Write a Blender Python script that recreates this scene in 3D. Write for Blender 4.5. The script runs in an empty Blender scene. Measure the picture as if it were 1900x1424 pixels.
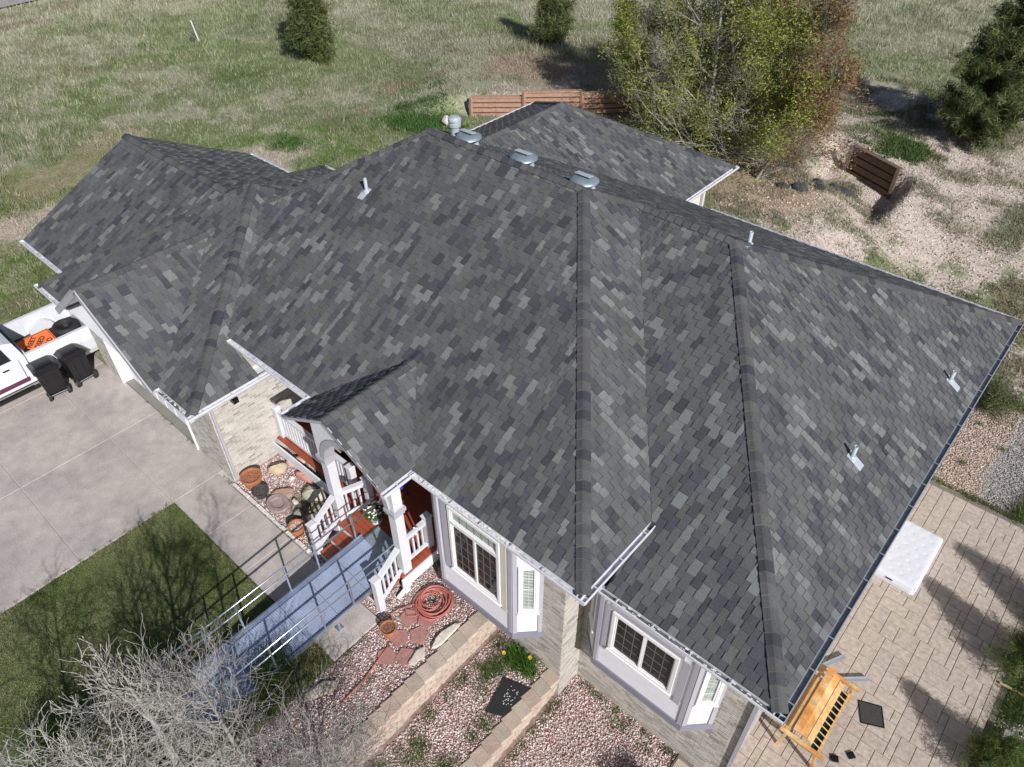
import bpy, math, random
import numpy as np
from mathutils import Vector, Matrix

random.seed(7)
rng = np.random.default_rng(7)
S = bpy.context.scene
C = S.collection

# ------------------------------------------------------------------ camera
cam_d = bpy.data.cameras.new('camera')
cam_d.sensor_width = 36.0
cam_d.lens = 1362.475 / 1900 * 36
cam_d.clip_start = 0.1
cam_d.clip_end = 3000
cam = bpy.data.objects.new('camera', cam_d)
C.objects.link(cam)
yw, pt, rl = math.radians(131.731073), math.radians(41.62751), math.radians(-.42213)
fw = Vector((math.cos(pt) * math.cos(yw), math.cos(pt) * math.sin(yw), -math.sin(pt)))
ri = Vector((math.sin(yw), -math.cos(yw), 0))
up = ri.cross(fw)
R_ = ri * math.cos(rl) + up * math.sin(rl)
U_ = R_.cross(fw)
m = Matrix((R_, U_, -fw)).transposed().to_4x4()
m.translation = Vector((0, 0, 14))
cam.matrix_world = m
S.camera = cam

# ------------------------------------------------------------------ light
SUN_AZ, SUN_EL = math.radians(-22), math.radians(34)
sdir = Vector((math.cos(SUN_EL) * math.cos(SUN_AZ), math.cos(SUN_EL) * math.sin(SUN_AZ), math.sin(SUN_EL)))
sun_d = bpy.data.lights.new('sun', 'SUN')
sun_d.energy = 4.9
sun_d.angle = math.radians(.5)
sun_d.color = (1, .975, .95)
sun = bpy.data.objects.new('sun', sun_d)
sun.rotation_euler = sdir.to_track_quat('Z', 'Y').to_euler()
sun.location = (20, -10, 30)
C.objects.link(sun)
W = bpy.data.worlds.new('World')
S.world = W
W.use_nodes = True
nt = W.node_tree
bg = nt.nodes['Background']
sky = nt.nodes.new('ShaderNodeTexSky')
sky.sky_type = 'NISHITA'
sky.sun_disc = False
sky.sun_elevation = SUN_EL
sky.sun_rotation = math.radians(112)
nt.links.new(sky.outputs[0], bg.inputs[0])
bg.inputs[1].default_value = .065
S.view_settings.view_transform = 'Standard'
S.view_settings.look = 'None'
S.view_settings.exposure = 0
S.view_settings.gamma = 1
S.view_settings.use_curve_mapping = False


# ------------------------------------------------------------------ materials
def mat(name, col, rough=.8, var=.15, scale=6., fine=0., fscale=120., bump=0., bscale=60., metal=0., tint=False,
        trans=0., spec=None, col2=None, dist=None):
    mt = bpy.data.materials.new(name)
    mt.use_nodes = True
    n = mt.node_tree
    L = n.links.new
    b = n.nodes['Principled BSDF']
    b.inputs['Roughness'].default_value = rough
    b.inputs['Metallic'].default_value = metal
    if spec is not None:
        b.inputs['Specular IOR Level'].default_value = spec
    geo = n.nodes.new('ShaderNodeNewGeometry')

    def noise(sc, det=4):
        t = n.nodes.new('ShaderNodeTexNoise')
        t.inputs['Scale'].default_value = sc
        t.inputs['Detail'].default_value = det
        L(geo.outputs['Position'], t.inputs['Vector'])
        return t.outputs['Fac']

    def mapr(s, lo, hi, f0=.25, f1=.75):
        r = n.nodes.new('ShaderNodeMapRange')
        r.inputs[1].default_value = f0
        r.inputs[2].default_value = f1
        r.inputs[3].default_value = lo
        r.inputs[4].default_value = hi
        L(s, r.inputs[0])
        return r.outputs[0]

    def mul(a, s):
        v = n.nodes.new('ShaderNodeVectorMath')
        v.operation = 'SCALE'
        L(a, v.inputs[0])
        L(s, v.inputs['Scale'])
        return v.outputs[0]
    if col2 is not None:
        mx = n.nodes.new('ShaderNodeMix')
        mx.data_type = 'RGBA'
        mx.inputs[6].default_value = (*col, 1)
        mx.inputs[7].default_value = (*col2, 1)
        L(mapr(noise(dist or 1.5, 6), 0, 1, .42, .62), mx.inputs[0])
        base = mx.outputs[2]
    else:
        rgb = n.nodes.new('ShaderNodeRGB')
        rgb.outputs[0].default_value = (*col, 1)
        base = rgb.outputs[0]
    if tint:
        at = n.nodes.new('ShaderNodeAttribute')
        at.attribute_name = 'tint'
        v = n.nodes.new('ShaderNodeVectorMath')
        v.operation = 'MULTIPLY'
        L(base, v.inputs[0])
        L(at.outputs['Color'], v.inputs[1])
        base = v.outputs[0]
    if var:
        base = mul(base, mapr(noise(scale, 5), 1 - var, 1 + var))
    if fine:
        base = mul(base, mapr(noise(fscale, 2), 1 - fine, 1 + fine))
    L(base, b.inputs['Base Color'])
    if bump:
        bp = n.nodes.new('ShaderNodeBump')
        bp.inputs['Strength'].default_value = bump
        bp.inputs['Distance'].default_value = .02
        L(noise(bscale, 4), bp.inputs['Height'])
        L(bp.outputs[0], b.inputs['Normal'])
    if trans:
        # thin leaf: part of the light passes through
        tr = n.nodes.new('ShaderNodeBsdfTranslucent')
        ms = n.nodes.new('ShaderNodeMixShader')
        ms.inputs[0].default_value = trans
        L(base, tr.inputs['Color'])
        L(b.outputs[0], ms.inputs[1])
        L(tr.outputs[0], ms.inputs[2])
        L(ms.outputs[0], n.nodes['Material Output'].inputs['Surface'])
    return mt


M = dict(
    shingle=mat('asphalt_shingle', (.98, .995, 1.01), .95, .10, 1.3, .30, 70, .5, 90, tint=True, spec=.15),
    deck=mat('roof_underlay', (.03, .03, .032), .9),
    brick=mat('cream_brick', (1, 1, 1), .9, .10, 2, .10, 60, .3, 80, tint=True, spec=.2),
    mortar=mat('mortar', (.66, .63, .58), .95, .1, 4, spec=.2),
    white=mat('white_paint', (.74, .75, .79), .55, .04, 3, .02, 40),
    siding=mat('white_siding', (.77, .77, .82), .6, .05, 5),
    trim=mat('lilac_grey_trim', (.43, .42, .47), .6, .05, 3),
    porchwhite=mat('porch_paint', (.66, .66, .70), .6, .07, 4),
    beige=mat('beige_board', (.62, .58, .49), .7, .05, 3),
    band=mat('slate_blue_band', (.24, .24, .30), .6, .05, 3),
    vinyl=mat('window_vinyl', (.82, .82, .82), .4, .02),
    gutter=mat('gutter_white', (.72, .73, .78), .35, .08, 5, metal=.1),
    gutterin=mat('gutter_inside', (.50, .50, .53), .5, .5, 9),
    gutterdk=mat('gutter_grey', (.34, .37, .41), .35, .08, 5, metal=.2),
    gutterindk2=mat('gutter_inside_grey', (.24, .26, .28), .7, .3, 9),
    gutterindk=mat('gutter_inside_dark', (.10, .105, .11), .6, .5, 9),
    debris=mat('gutter_debris', (.75, .73, .72), .9, .4, 40),
    red=mat('redwood_stain', (.30, .065, .028), .5, .18, 6, .15, 30),
    blind=mat('blind_slats', (.62, .66, .62), .6),
    dark=mat('dark_parts_and_shade', (.012, .012, .014), .6, 0),
    black=mat('black_plastic', (.012, .012, .014), .35, .2, 5),
    rubber=mat('black_rubber', (.018, .018, .02), .7, .2, 12),
    alu=mat('aluminium', (.62, .68, .78), .28, .12, 3, metal=.85),
    aludeck=mat('aluminium_deck', (.42, .49, .64), .5, .16, 1.6, metal=.25),
    galv=mat('galvanised_metal', (.33, .40, .45), .42, .12, 6, metal=.5),
    galvlt=mat('bright_flashing', (.50, .55, .61), .45, .1, 9, metal=.2),
    concrete=mat('concrete', (.475, .425, .395), .9, .15, 3.5, .14, 26, .2, 60, spec=.2, col2=(.385, .35, .33), dist=.75),
    concrete2=mat('stained_concrete', (.21, .21, .18), .9, .15, 2),
    patio=mat('stamped_concrete', (1, 1, 1), .75, .20, 9, .08, 30, .6, 12, tint=True, spec=.25),
    joint=mat('patio_joint', (.20, .17, .15), .9),
    djoint=mat('drive_joint', (.50, .46, .43), .9),
    block=mat('split_block', (1, 1, 1), .95, .14, 5, .12, 50, .6, 40, tint=True, spec=.1),
    pebble=mat('pebble', (1, 1, 1), .8, .1, 30, tint=True),
    soil=mat('bed_soil', (.30, .22, .19), .95, .3, 8, .3, 50),
    ground=mat('field_ground', (.90, .90, .90), .95, .20, 2.4, .38, 14, 1, 9, tint=True, spec=.05),
    grass=mat('grass_blades', (1, 1, 1), .7, .12, 1.5, tint=True, trans=.25, spec=.2),
    leaf=mat('leaves', (1, 1, 1), .6, .15, 2, tint=True, trans=.35, spec=.3),
    needle=mat('needles', (1, 1, 1), .6, .15, 3, tint=True, trans=.15, spec=.3),
    bark=mat('pale_bark', (.33, .315, .285), .85, .4, 7, .3, 50, tint=False),
    barkdk=mat('dark_bark', (.12, .09, .065), .9, .25, 8),
    twig=mat('grey_twigs', (.30, .28, .26), .85, .25, 5),
    terra=mat('terracotta', (.42, .16, .075), .75, .22, 9, .1, 60),
    potdark=mat('charcoal_pot', (.055, .058, .065), .6, .2, 9),
    potsoil=mat('potting_soil', (.17, .13, .10), .95, .5, 60, .4, 150),
    stone=mat('flagstone', (1, 1, 1), .9, .22, 8, .12, 40, .5, 30, tint=True),
    paver=mat('red_paver', (.38, .19, .17), .9, .2, 12, .15, 60, .3, 60),
    hose=mat('red_rubber_hose', (.46, .15, .12), .5, .1, 9),
    wood=mat('weathered_timber', (.40, .24, .17), .85, .28, 9, .2, 50, .4, 30),
    wood2=mat('brown_timber', (.15, .10, .07), .85, .28, 9, .2, 50),
    oldwood=mat('grey_timber', (.30, .30, .29), .9, .25, 7),
    orange=mat('varnished_wood', (.60, .27, .075), .45, .3, 5, .15, 30, col2=(.66, .45, .22), dist=2.2),
    orange2=mat('worn_varnished_wood', (.62, .38, .16), .6, .3, 9),
    trpaint=mat('truck_white', (.66, .68, .73), .25, .02),
    glass=mat('window_glass', (.012, .016, .016), .1, 0, spec=.35),
    glassg=mat('window_glass_green', (.10, .14, .125), .1, .3, 3, spec=.7),
    signo=mat('orange_sign', (.85, .20, .055), .5, .04),
    maroon=mat('maroon_trim', (.12, .03, .06), .4, .1),
    mattress=mat('mattress_fabric', (.66, .67, .72), .8, .05, 5),
    screen=mat('screen_mesh', (.045, .045, .04), .8, .3, 40),
    pipe=mat('grey_pipe', (.38, .43, .48), .5, .12, 9),
    petal=mat('white_petals', (.8, .8, .76), .6, 0),
    yellow=mat('yellow_petals', (.75, .55, .03), .6, 0),
    redchair=mat('red_fabric', (.6, .02, .03), .6, 0),
    blue=mat('blue_fabric', (.03, .06, .35), .6, 0),
    lamp=mat('lantern_glass', (.5, .5, .48), .2, .2),
    rope=mat('pale_wood_stick', (.62, .50, .26), .8, .1),
    asphalt=mat('far_road', (.33, .31, .31), .9, .08),
    black_text=mat('sign_lettering', (.02, .015, .015), .6, 0),
)


# ------------------------------------------------------------------ builders
class MB:
    def __init__(s):
        s.v, s.f, s.c = [], [], []

    def face(s, pts, col=(1, 1, 1)):
        n = len(s.v)
        s.v.extend([tuple(p) for p in pts])
        s.f.append(list(range(n, n + len(pts))))
        s.c.append(col)

    def mesh(s, vs, fs, col=(1, 1, 1)):
        n = len(s.v)
        s.v.extend([tuple(p) for p in vs])
        for f in fs:
            s.f.append([i + n for i in f])
            s.c.append(col)

    def box(s, x0, x1, y0, y1, z0, z1, col=(1, 1, 1)):
        v = [(x0, y0, z0), (x1, y0, z0), (x1, y1, z0), (x0, y1, z0), (x0, y0, z1), (x1, y0, z1), (x1, y1, z1), (x0, y1, z1)]
        s.mesh(v, [(0, 3, 2, 1), (4, 5, 6, 7), (0, 1, 5, 4), (1, 2, 6, 5), (2, 3, 7, 6), (3, 0, 4, 7)], col)
        return s

    def bbox(s, x0, x1, y0, y1, z0, z1, b=.01, col=(1, 1, 1)):
        """box with a chamfered top edge"""
        v = [(x0, y0, z0), (x1, y0, z0), (x1, y1, z0), (x0, y1, z0),
             (x0, y0, z1 - b), (x1, y0, z1 - b), (x1, y1, z1 - b), (x0, y1, z1 - b),
             (x0 + b, y0 + b, z1), (x1 - b, y0 + b, z1), (x1 - b, y1 - b, z1), (x0 + b, y1 - b, z1)]
        s.mesh(v, [(0, 3, 2, 1), (8, 9, 10, 11), (0, 1, 5, 4), (1, 2, 6, 5), (2, 3, 7, 6), (3, 0, 4, 7),
                   (4, 5, 9, 8), (5, 6, 10, 9), (6, 7, 11, 10), (7, 4, 8, 11)], col)
        return s

    def beam(s, p, q, w, h, col=(1, 1, 1), up=(0, 0, 1)):
        p, q = Vector(p), Vector(q)
        d = (q - p).normalized()
        u = Vector(up)
        sd = d.cross(u)
        if sd.length < 1e-4:
            sd = d.cross(Vector((1, 0, 0)))
        sd.normalize()
        u = sd.cross(d).normalized()
        a, b = sd * w / 2, u * h / 2
        v = [p - a - b, p + a - b, p + a + b, p - a + b, q - a - b, q + a - b, q + a + b, q - a + b]
        s.mesh(v, [(0, 1, 2, 3), (7, 6, 5, 4), (0, 4, 5, 1), (1, 5, 6, 2), (2, 6, 7, 3), (3, 7, 4, 0)], col)
        return s

    def tube(s, pts, r, n=8, col=(1, 1, 1), cap=True):
        pts = [Vector(p) for p in pts]
        rs = r if isinstance(r, (list, tuple)) else [r] * len(pts)
        rings = []
        prev = None
        for i, p in enumerate(pts):
            d = (pts[min(i + 1, len(pts) - 1)] - pts[max(i - 1, 0)]).normalized()
            if prev is None:
                a = d.orthogonal().normalized()
            else:
                a = (prev - d * prev.dot(d))
                a = a.normalized() if a.length > 1e-5 else d.orthogonal().normalized()
            prev = a
            b = d.cross(a)
            rings.append([p + (a * math.cos(t) + b * math.sin(t)) * rs[i] for t in [2 * math.pi * k / n for k in range(n)]])
        vs = [v for rg in rings for v in rg]
        fs = []
        for i in range(len(rings) - 1):
            for k in range(n):
                a, b = i * n + k, i * n + (k + 1) % n
                fs.append((a, b, b + n, a + n))
        if cap:
            fs.append(tuple(range(n))[::-1])
            fs.append(tuple(range((len(rings) - 1) * n, len(rings) * n)))
        s.mesh(vs, fs, col)
        return s

    def lathe(s, prof, c=(0, 0, 0), n=24, col=(1, 1, 1), sx=1, sy=1):
        vs, fs = [], []
        for (r, z) in prof:
            for k in range(n):
                t = 2 * math.pi * k / n
                vs.append((c[0] + r * math.cos(t) * sx, c[1] + r * math.sin(t) * sy, c[2] + z))
        for i in range(len(prof) - 1):
            for k in range(n):
                a, b = i * n + k, i * n + (k + 1) % n
                fs.append((a, b, b + n, a + n))
        s.mesh(vs, fs, col)
        return s

    def build(s, name, mt, parent=None, smooth=False, **props):
        me = bpy.data.meshes.new(name)
        me.from_pydata(s.v, [], s.f)
        me.materials.append(mt)
        if any(c != (1, 1, 1) for c in s.c[:50]) or mt.node_tree.nodes.get('Attribute'):
            a = me.attributes.new('tint', 'FLOAT_COLOR', 'FACE')
            arr = np.ones((len(s.f), 4), dtype=np.float32)
            arr[:, :3] = np.array(s.c, dtype=np.float32)
            a.data.foreach_set('color', arr.ravel())
        if smooth:
            me.polygons.foreach_set('use_smooth', [True] * len(me.polygons))
        return put(name, me, parent, **props)


def put(name, me, parent=None, **props):
    o = bpy.data.objects.new(name, me)
    C.objects.link(o)
    if parent is not None:
        o.parent = parent
        o.matrix_parent_inverse = Matrix.Translation(-world_loc(parent))
    for k, v in props.items():
        o[k] = v
    return o


def world_loc(o):
    # only top-level empties carry an offset; parts sit at the world origin unless rotated
    return Vector(o.get('_base', (0, 0, 0)))


def thing(name, label, cat, loc=(0, 0, 0), group=None):
    o = bpy.data.objects.new(name, None)
    o.empty_display_size = .3
    C.objects.link(o)
    o.location = loc
    o['_base'] = tuple(float(a) for a in loc)
    o['label'] = label
    o['category'] = cat
    if group:
        o['group'] = group
    return o


def tag(o, label, cat, group=None):
    o['label'] = label
    o['category'] = cat
    if group:
        o['group'] = group
    return o


def fastmesh(name, V, F, col, mt, parent=None, **props):
    """V (n,3), F (m,3) int, col (m,3)"""
    me = bpy.data.meshes.new(name)
    me.vertices.add(len(V))
    me.vertices.foreach_set('co', np.asarray(V, dtype=np.float32).ravel())
    k = F.shape[1]
    me.loops.add(F.size)
    me.loops.foreach_set('vertex_index', np.asarray(F, dtype=np.int32).ravel())
    me.polygons.add(len(F))
    me.polygons.foreach_set('loop_start', np.arange(0, F.size, k, dtype=np.int32))
    me.update(calc_edges=True)
    a = me.attributes.new('tint', 'FLOAT_COLOR', 'FACE')
    arr = np.ones((len(F), 4), dtype=np.float32)
    arr[:, :3] = col
    a.data.foreach_set('color', arr.ravel())
    me.materials.append(mt)
    return put(name, me, parent, **props)


def move_copy(src, loc, rotz=0, **props):
    r = src.copy()
    C.objects.link(r)
    r.location = loc
    r.rotation_euler = (0, 0, rotz)
    for k, v in props.items():
        r[k] = v
    for ch in list(src.children):
        c = ch.copy()
        C.objects.link(c)
        c.parent = r
        for g in ch.children:
            d = g.copy()
            C.objects.link(d)
            d.parent = c
    return r


# value noise in numpy
_tab = rng.random((256, 256))


def vnoise(x, y):
    xi, yi = np.floor(x).astype(int), np.floor(y).astype(int)
    fx, fy = x - xi, y - yi
    fx, fy = fx * fx * (3 - 2 * fx), fy * fy * (3 - 2 * fy)
    g = lambda a, b: _tab[a % 256, b % 256]
    return (g(xi, yi) * (1 - fx) + g(xi + 1, yi) * fx) * (1 - fy) + (g(xi, yi + 1) * (1 - fx) + g(xi + 1, yi + 1) * fx) * fy


def fbm(x, y, o=4):
    r, a, t = 0, .5, 0
    for i in range(o):
        r = r + a * vnoise(x * 2 ** i + 17 * i, y * 2 ** i + 31 * i)
        t += a
        a *= .5
    return r / t


def sstep(a, b, x):
    t = np.clip((x - a) / (b - a), 0, 1)
    return t * t * (3 - 2 * t)


# ================================================================== TERRAIN
def terrain(x, y):
    x, y = np.asarray(x, float), np.asarray(y, float)
    z = np.zeros_like(x) - .06
    z = z - 1.85 * sstep(-6.3, -6.0, x) * (y < 15)                       # lower beds in front
    back = sstep(-12.5, -6.0, x) * sstep(19, 21, y)
    z = np.where(y >= 15, -.06 - 1.62 * np.maximum(sstep(-9.5, -3.0, x) * (1 - sstep(25, 34, y) * .75), 0), z)
    # bank behind the timber wall (wall runs at 45 degrees)
    d = (-x + y - 50.6) / math.sqrt(2)
    s = (x + y) / math.sqrt(2)
    z = z + .8 * sstep(0, .5, d) * sstep(-4.5, -.3, s) * (1 - sstep(11, 16, s)) * (1 - sstep(6, 14, d) * .5)
    # notch in front of the small right hand timber wall
    d2 = -(y - (33.5 - (x + 9.4) * .45))
    z = z - 1.0 * sstep(-.75, -.3, d2) * (1 - sstep(1.2, 4.5, d2)) * sstep(-11, -9.9, x) * (1 - sstep(-6.9, -6.2, x))
    z = z + .10 * (fbm(x * .35, y * .35) - .5) * (np.abs(x + 8) > 9) + .5 * sstep(60, 300, -x + y)
    return z


def field_color(x, y):
    n1 = fbm(x * .22 + 3, y * .22 + 9, 4)
    n2 = fbm(x * .9 + 40, y * .9, 3)
    n3 = fbm(x * .07 + 80, y * .07 + 11, 3)
    dry = np.array([.33, .325, .235]); green = np.array([.145, .205, .065]); olive = np.array([.205, .225, .125])
    pink = np.array([.30, .235, .175]); sand = np.array([.57, .485, .425])
    g = sstep(.46, .60, n1) * .75
    near = sstep(36, 18, y - .1 * x) * sstep(-62, -36, x)
    g = np.clip(g * .8 + near * sstep(.34, .58, n2) * .8, 0, 1)[..., None]
    c = dry * (1 - g) + green * g
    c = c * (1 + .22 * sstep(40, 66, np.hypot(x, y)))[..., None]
    o = (sstep(.5, .62, n2) * .6)[..., None]
    c = c * (1 - o) + olive * o
    p = (sstep(.64, .72, n3 * .5 + n2 * .5) * .6)[..., None]
    c = c * (1 - p) + pink * p
    def blob(cx, cy, r, colr, k=1.):
        nonlocal c
        d = np.hypot(x - cx, y - cy) / r + (n2 - .5) * 1.2
        w = (sstep(1.1, .6, d) * k)[..., None]
        c = c * (1 - w) + np.array(colr) * w
    # bare pale soil on the right, behind the house
    w = sstep(-13, -10, x) * sstep(44, 36, y + .6 * (x + 5)) * sstep(17, 19, y)
    w = (w * sstep(.66, .46, n2 * .6 + n1 * .4))[..., None]
    c = c * (1 - w) + sand * w
    blob(-28.5, 16, 1.6, sand * .9, .8); blob(-30.6, 6.3, 1.6, sand * .95, .9); blob(-33.5, 8.5, 1.8, pink * 1.3, .55); blob(-35, 12, 2.4, pink * 1.2, .5)
    blob(-26, 31, 2.6, pink * 1.1, .9); blob(-23.5, 31, 3, pink * 1.15, .9); blob(-20.5, 32, 3, pink, .8)
    blob(-24.3, 27.4, 1.3, sand * .8, .9); blob(-22.4, 29, 1.3, sand * .8, .9)
    blob(-12, 28, 4, [.36, .27, .18], .8)
    for bx, by, r in ((-7.83, 35.4, .9), (-26.4, 23.1, 1.6), (-38, 21, 2.2), (-29, 17.4, 1.0),
                      (-45, 28, 3), (-24, 15.5, 2.5), (-52, 33, 3.5), (-23, 7, 2.5), (-30, 12, 3)):
        blob(bx, by, r, [.10, .155, .05], .6)
    return np.clip(c, 0, 1)


def grid_sheet(name, xs, ys, zf, cf, mt, **props):
    X, Y = np.meshgrid(xs, ys, indexing='ij')
    Z = zf(X, Y)
    V = np.stack([X, Y, Z], -1).reshape(-1, 3)
    nx, ny = len(xs), len(ys)
    i, j = np.meshgrid(np.arange(nx - 1), np.arange(ny - 1), indexing='ij')
    a = (i * ny + j).ravel()
    F = np.stack([a, a + ny, a + ny + 1, a + 1], -1)
    cx = (X[:-1, :-1] + X[1:, 1:]) / 2
    cy = (Y[:-1, :-1] + Y[1:, 1:]) / 2
    return fastmesh(name, V, F, cf(cx, cy).reshape(-1, 3), mt, **props)


def dense(a, b, c, d, h, H):
    return np.concatenate([np.arange(a, b, H), np.arange(b, c, h), np.arange(c, d + .1, H)])


xs = np.concatenate([np.linspace(-700, -75, 30), np.arange(-70, -14, .35), np.arange(-14, 6, .22), np.linspace(8, 300, 24)])
ys = np.concatenate([np.linspace(-300, -14, 20), np.arange(-12, 60, .33), np.linspace(64, 900, 34)])
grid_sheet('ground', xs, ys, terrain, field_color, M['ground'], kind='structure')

# far road at the top left corner
mb = MB()
mb.face([(-66, -60, .1), (-58, -60, .1), (-64.5, 60, .1), (-100, 60, .12), (-110, -60, .1)])
mb.build('road', M['asphalt'], kind='structure')


# grass helper: each blade is one thin triangle
def blades(n, xf, yf, h, w, lean, colf, name, keep=None, **props):
    x, y = xf(n), yf(n)
    if keep is not None:
        k = keep(x, y)
        x, y = x[k], y[k]
    n = len(x)
    z = props.pop('z', None)
    z = terrain(x, y) if z is None else (np.full(n, z) if np.isscalar(z) else z(x, y))
    hh = (h(x, y) if callable(h) else np.full(n, h)) * rng.uniform(.5, 1.3, n)
    ww = (w(x, y) if callable(w) else np.full(n, w)) * rng.uniform(.6, 1.3, n)
    t = rng.uniform(0, 2 * np.pi, n)
    la = rng.uniform(0, 2 * np.pi, n)
    lr = hh * lean * rng.uniform(.2, 1, n)
    a = np.stack([x - np.cos(t) * ww / 2, y - np.sin(t) * ww / 2, z - .01], -1)
    b = np.stack([x + np.cos(t) * ww / 2, y + np.sin(t) * ww / 2, z - .01], -1)
    c = np.stack([x + np.cos(la) * lr, y + np.sin(la) * lr, z + hh], -1)
    V = np.stack([a, b, c], 1).reshape(-1, 3)
    F = np.arange(3 * n).reshape(-1, 3)
    return fastmesh(name, V, F, colf(x, y, n), M['grass'], kind='stuff', **props)


def fieldpts(n):
    # denser near the camera
    r = 18 + 62 * rng.random(n) ** 1.35
    a = np.radians(rng.uniform(88, 172, n))
    return np.stack([r * np.cos(a), r * np.sin(a)], -1)


_fp = fieldpts(430000)
pn = fbm(_fp[:, 0] * .5, _fp[:, 1] * .5, 3)


def fkeep(x, y):
    n2 = fbm(x * .9 + 40, y * .9, 3)
    soil = (x > -12) & (y < 40.5 - .6 * (x + 5)) & (n2 < .56)
    path = np.zeros(len(x), bool)
    house = (x > -23.5) & (x < 0) & (y < 19.6) & (y > 3) | ((x > -19) & (x < -9.5) & (y < 22.8)) | ((x > -14) & (y < 20))
    pink = (np.hypot(x + 34.5, y - 9.5) < 2.2) | (np.hypot(x + 30.6, y - 6.3) < 1.4)
    d = (-x + y - 50.6) / math.sqrt(2); s_ = (x + y) / math.sqrt(2)
    bank = (np.abs(d - .9) < 1.5) & (s_ > 0) & (s_ < 11) & (n2 < .56)
    return ~(soil | house | (pink & (n2 < .6)) | (bank & (rng.random(len(x)) < .6)) | ((x > -20.6) & (y < 3.0)) | ((x > -22.6) & (y < 6)))


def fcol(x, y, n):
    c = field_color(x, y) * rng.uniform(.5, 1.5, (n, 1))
    q = fbm(x * 1.6 + 7, y * 1.6 + 3, 3)
    dry = rng.random(n) < np.clip(.15 + 1.9 * (q - .40), .04, .8)
    c[dry] = c[dry] * .35 + np.array([.44, .42, .31]) * rng.uniform(.5, 1.0, (dry.sum(), 1))
    return c


blades(len(_fp), lambda n: _fp[:, 0], lambda n: _fp[:, 1],
       lambda x, y: .06 + .0030 * np.hypot(x, y) + .16 * sstep(.56, .70, fbm(x * .3 + 5, y * .3, 3)) * sstep(28, 40, np.hypot(x, y)),
       lambda x, y: .0085 + .00062 * np.hypot(x, y), .9, fcol, 'meadow_grass', keep=fkeep)

# ================================================================== CONCRETE, LAWN, BEDS
jx = [-22.75, -20.3, -17.1, -13.82]
jy = [-8, -4.0, .80, 3.08, 4.46]
n = 0
drive = MB()
drive.box(-22.75, -13.84, -8, 3.1, -.3, -.012)
drive.box(-13.84, -7.62, 3.1, 4.3, -.3, -.012)
drive.box(-13.9, -13.2, 4.2, 4.5, -.3, -.011)
drive.box(-22.75, -13.9, 3.0, 4.46, -.3, -.0125)
drive = drive.build('driveway', M['djoint'], kind='structure')
g = .009
for i in range(len(jx) - 1):
    for j in range(len(jy) - 1):
        x0, x1, y0, y1 = jx[i], jx[i + 1], jy[j], jy[j + 1]
        if False:
            continue
        MB().bbox(x0 + g, x1 - g, y0 + g, y1 - g, -.25, 0, .008).build('slab', M['concrete'], drive)
for x0, x1 in ((-13.82, -12.3), (-12.3, -10.78), (-10.78, -9.3), (-9.3, -7.62)):
    MB().bbox(x0 + g, x1 - g, 3.08 + g, 4.31 - g, -.25, 0, .008).build('slab', M['concrete'], drive)
MB().box(-18.95, -14.95, 4.47, 4.8, -.2, -.004).build('garage_sill', M['concrete2'], kind='structure')

# lawn in front
lawn = MB().box(-13.8, -7.6, -9, 3.06, -.3, -.02).build('lawn', mat('lawn_soil', (.11, .14, .05), .95, .3, 3, .3, 30, .8, 30), kind='structure')
# soft earth verge left of the drive
def lawn_col(x, y, n):
    nn = fbm(x * .8, y * .8, 4)
    t = sstep(.44, .62, nn)[:, None] * .8
    c = np.array([.12, .195, .036]) * (1 - t) + np.array([.30, .29, .155]) * t
    st = rng.random(n) < .24
    c = c * rng.uniform(.55, 1.45, (n, 1))
    c[st] = np.array([.33, .31, .17]) * rng.uniform(.7, 1.2, (st.sum(), 1))
    return c


blades(150000, lambda n: rng.uniform(-13.83, -7.62, n), lambda n: rng.uniform(-3.5, 3.08, n),
       lambda x, y: .035 + .03 * (x < -13.7) + .03 * (y > 3.0) + .09 * ((x > -8.6) & (fbm(x * 2, y * 2, 2) > .5)), .011, .8, lawn_col,
       'lawn_grass', z=-.015, keep=lambda x, y: (y < 3.12 - .10 * fbm(x * 3, y * 0 + 2, 2)) & (x > -13.86 + .10 * fbm(y * 3, x * 0 + 5, 2)))
# mown grass at the left of the truck
blades(60000, lambda n: rng.uniform(-36, -20.9, n), lambda n: rng.uniform(2.6, 13, n), .05, .022, .8,
       lambda x, y, n: lawn_col(x * .6, y * .6, n) * np.array([1.25, 1.05, 1.2]), 'side_lawn_grass', z=lambda x, y: terrain(x, y),
       keep=lambda x, y: (x < -23.3) | (y < 5.3) & (x < -22.8))


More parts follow.
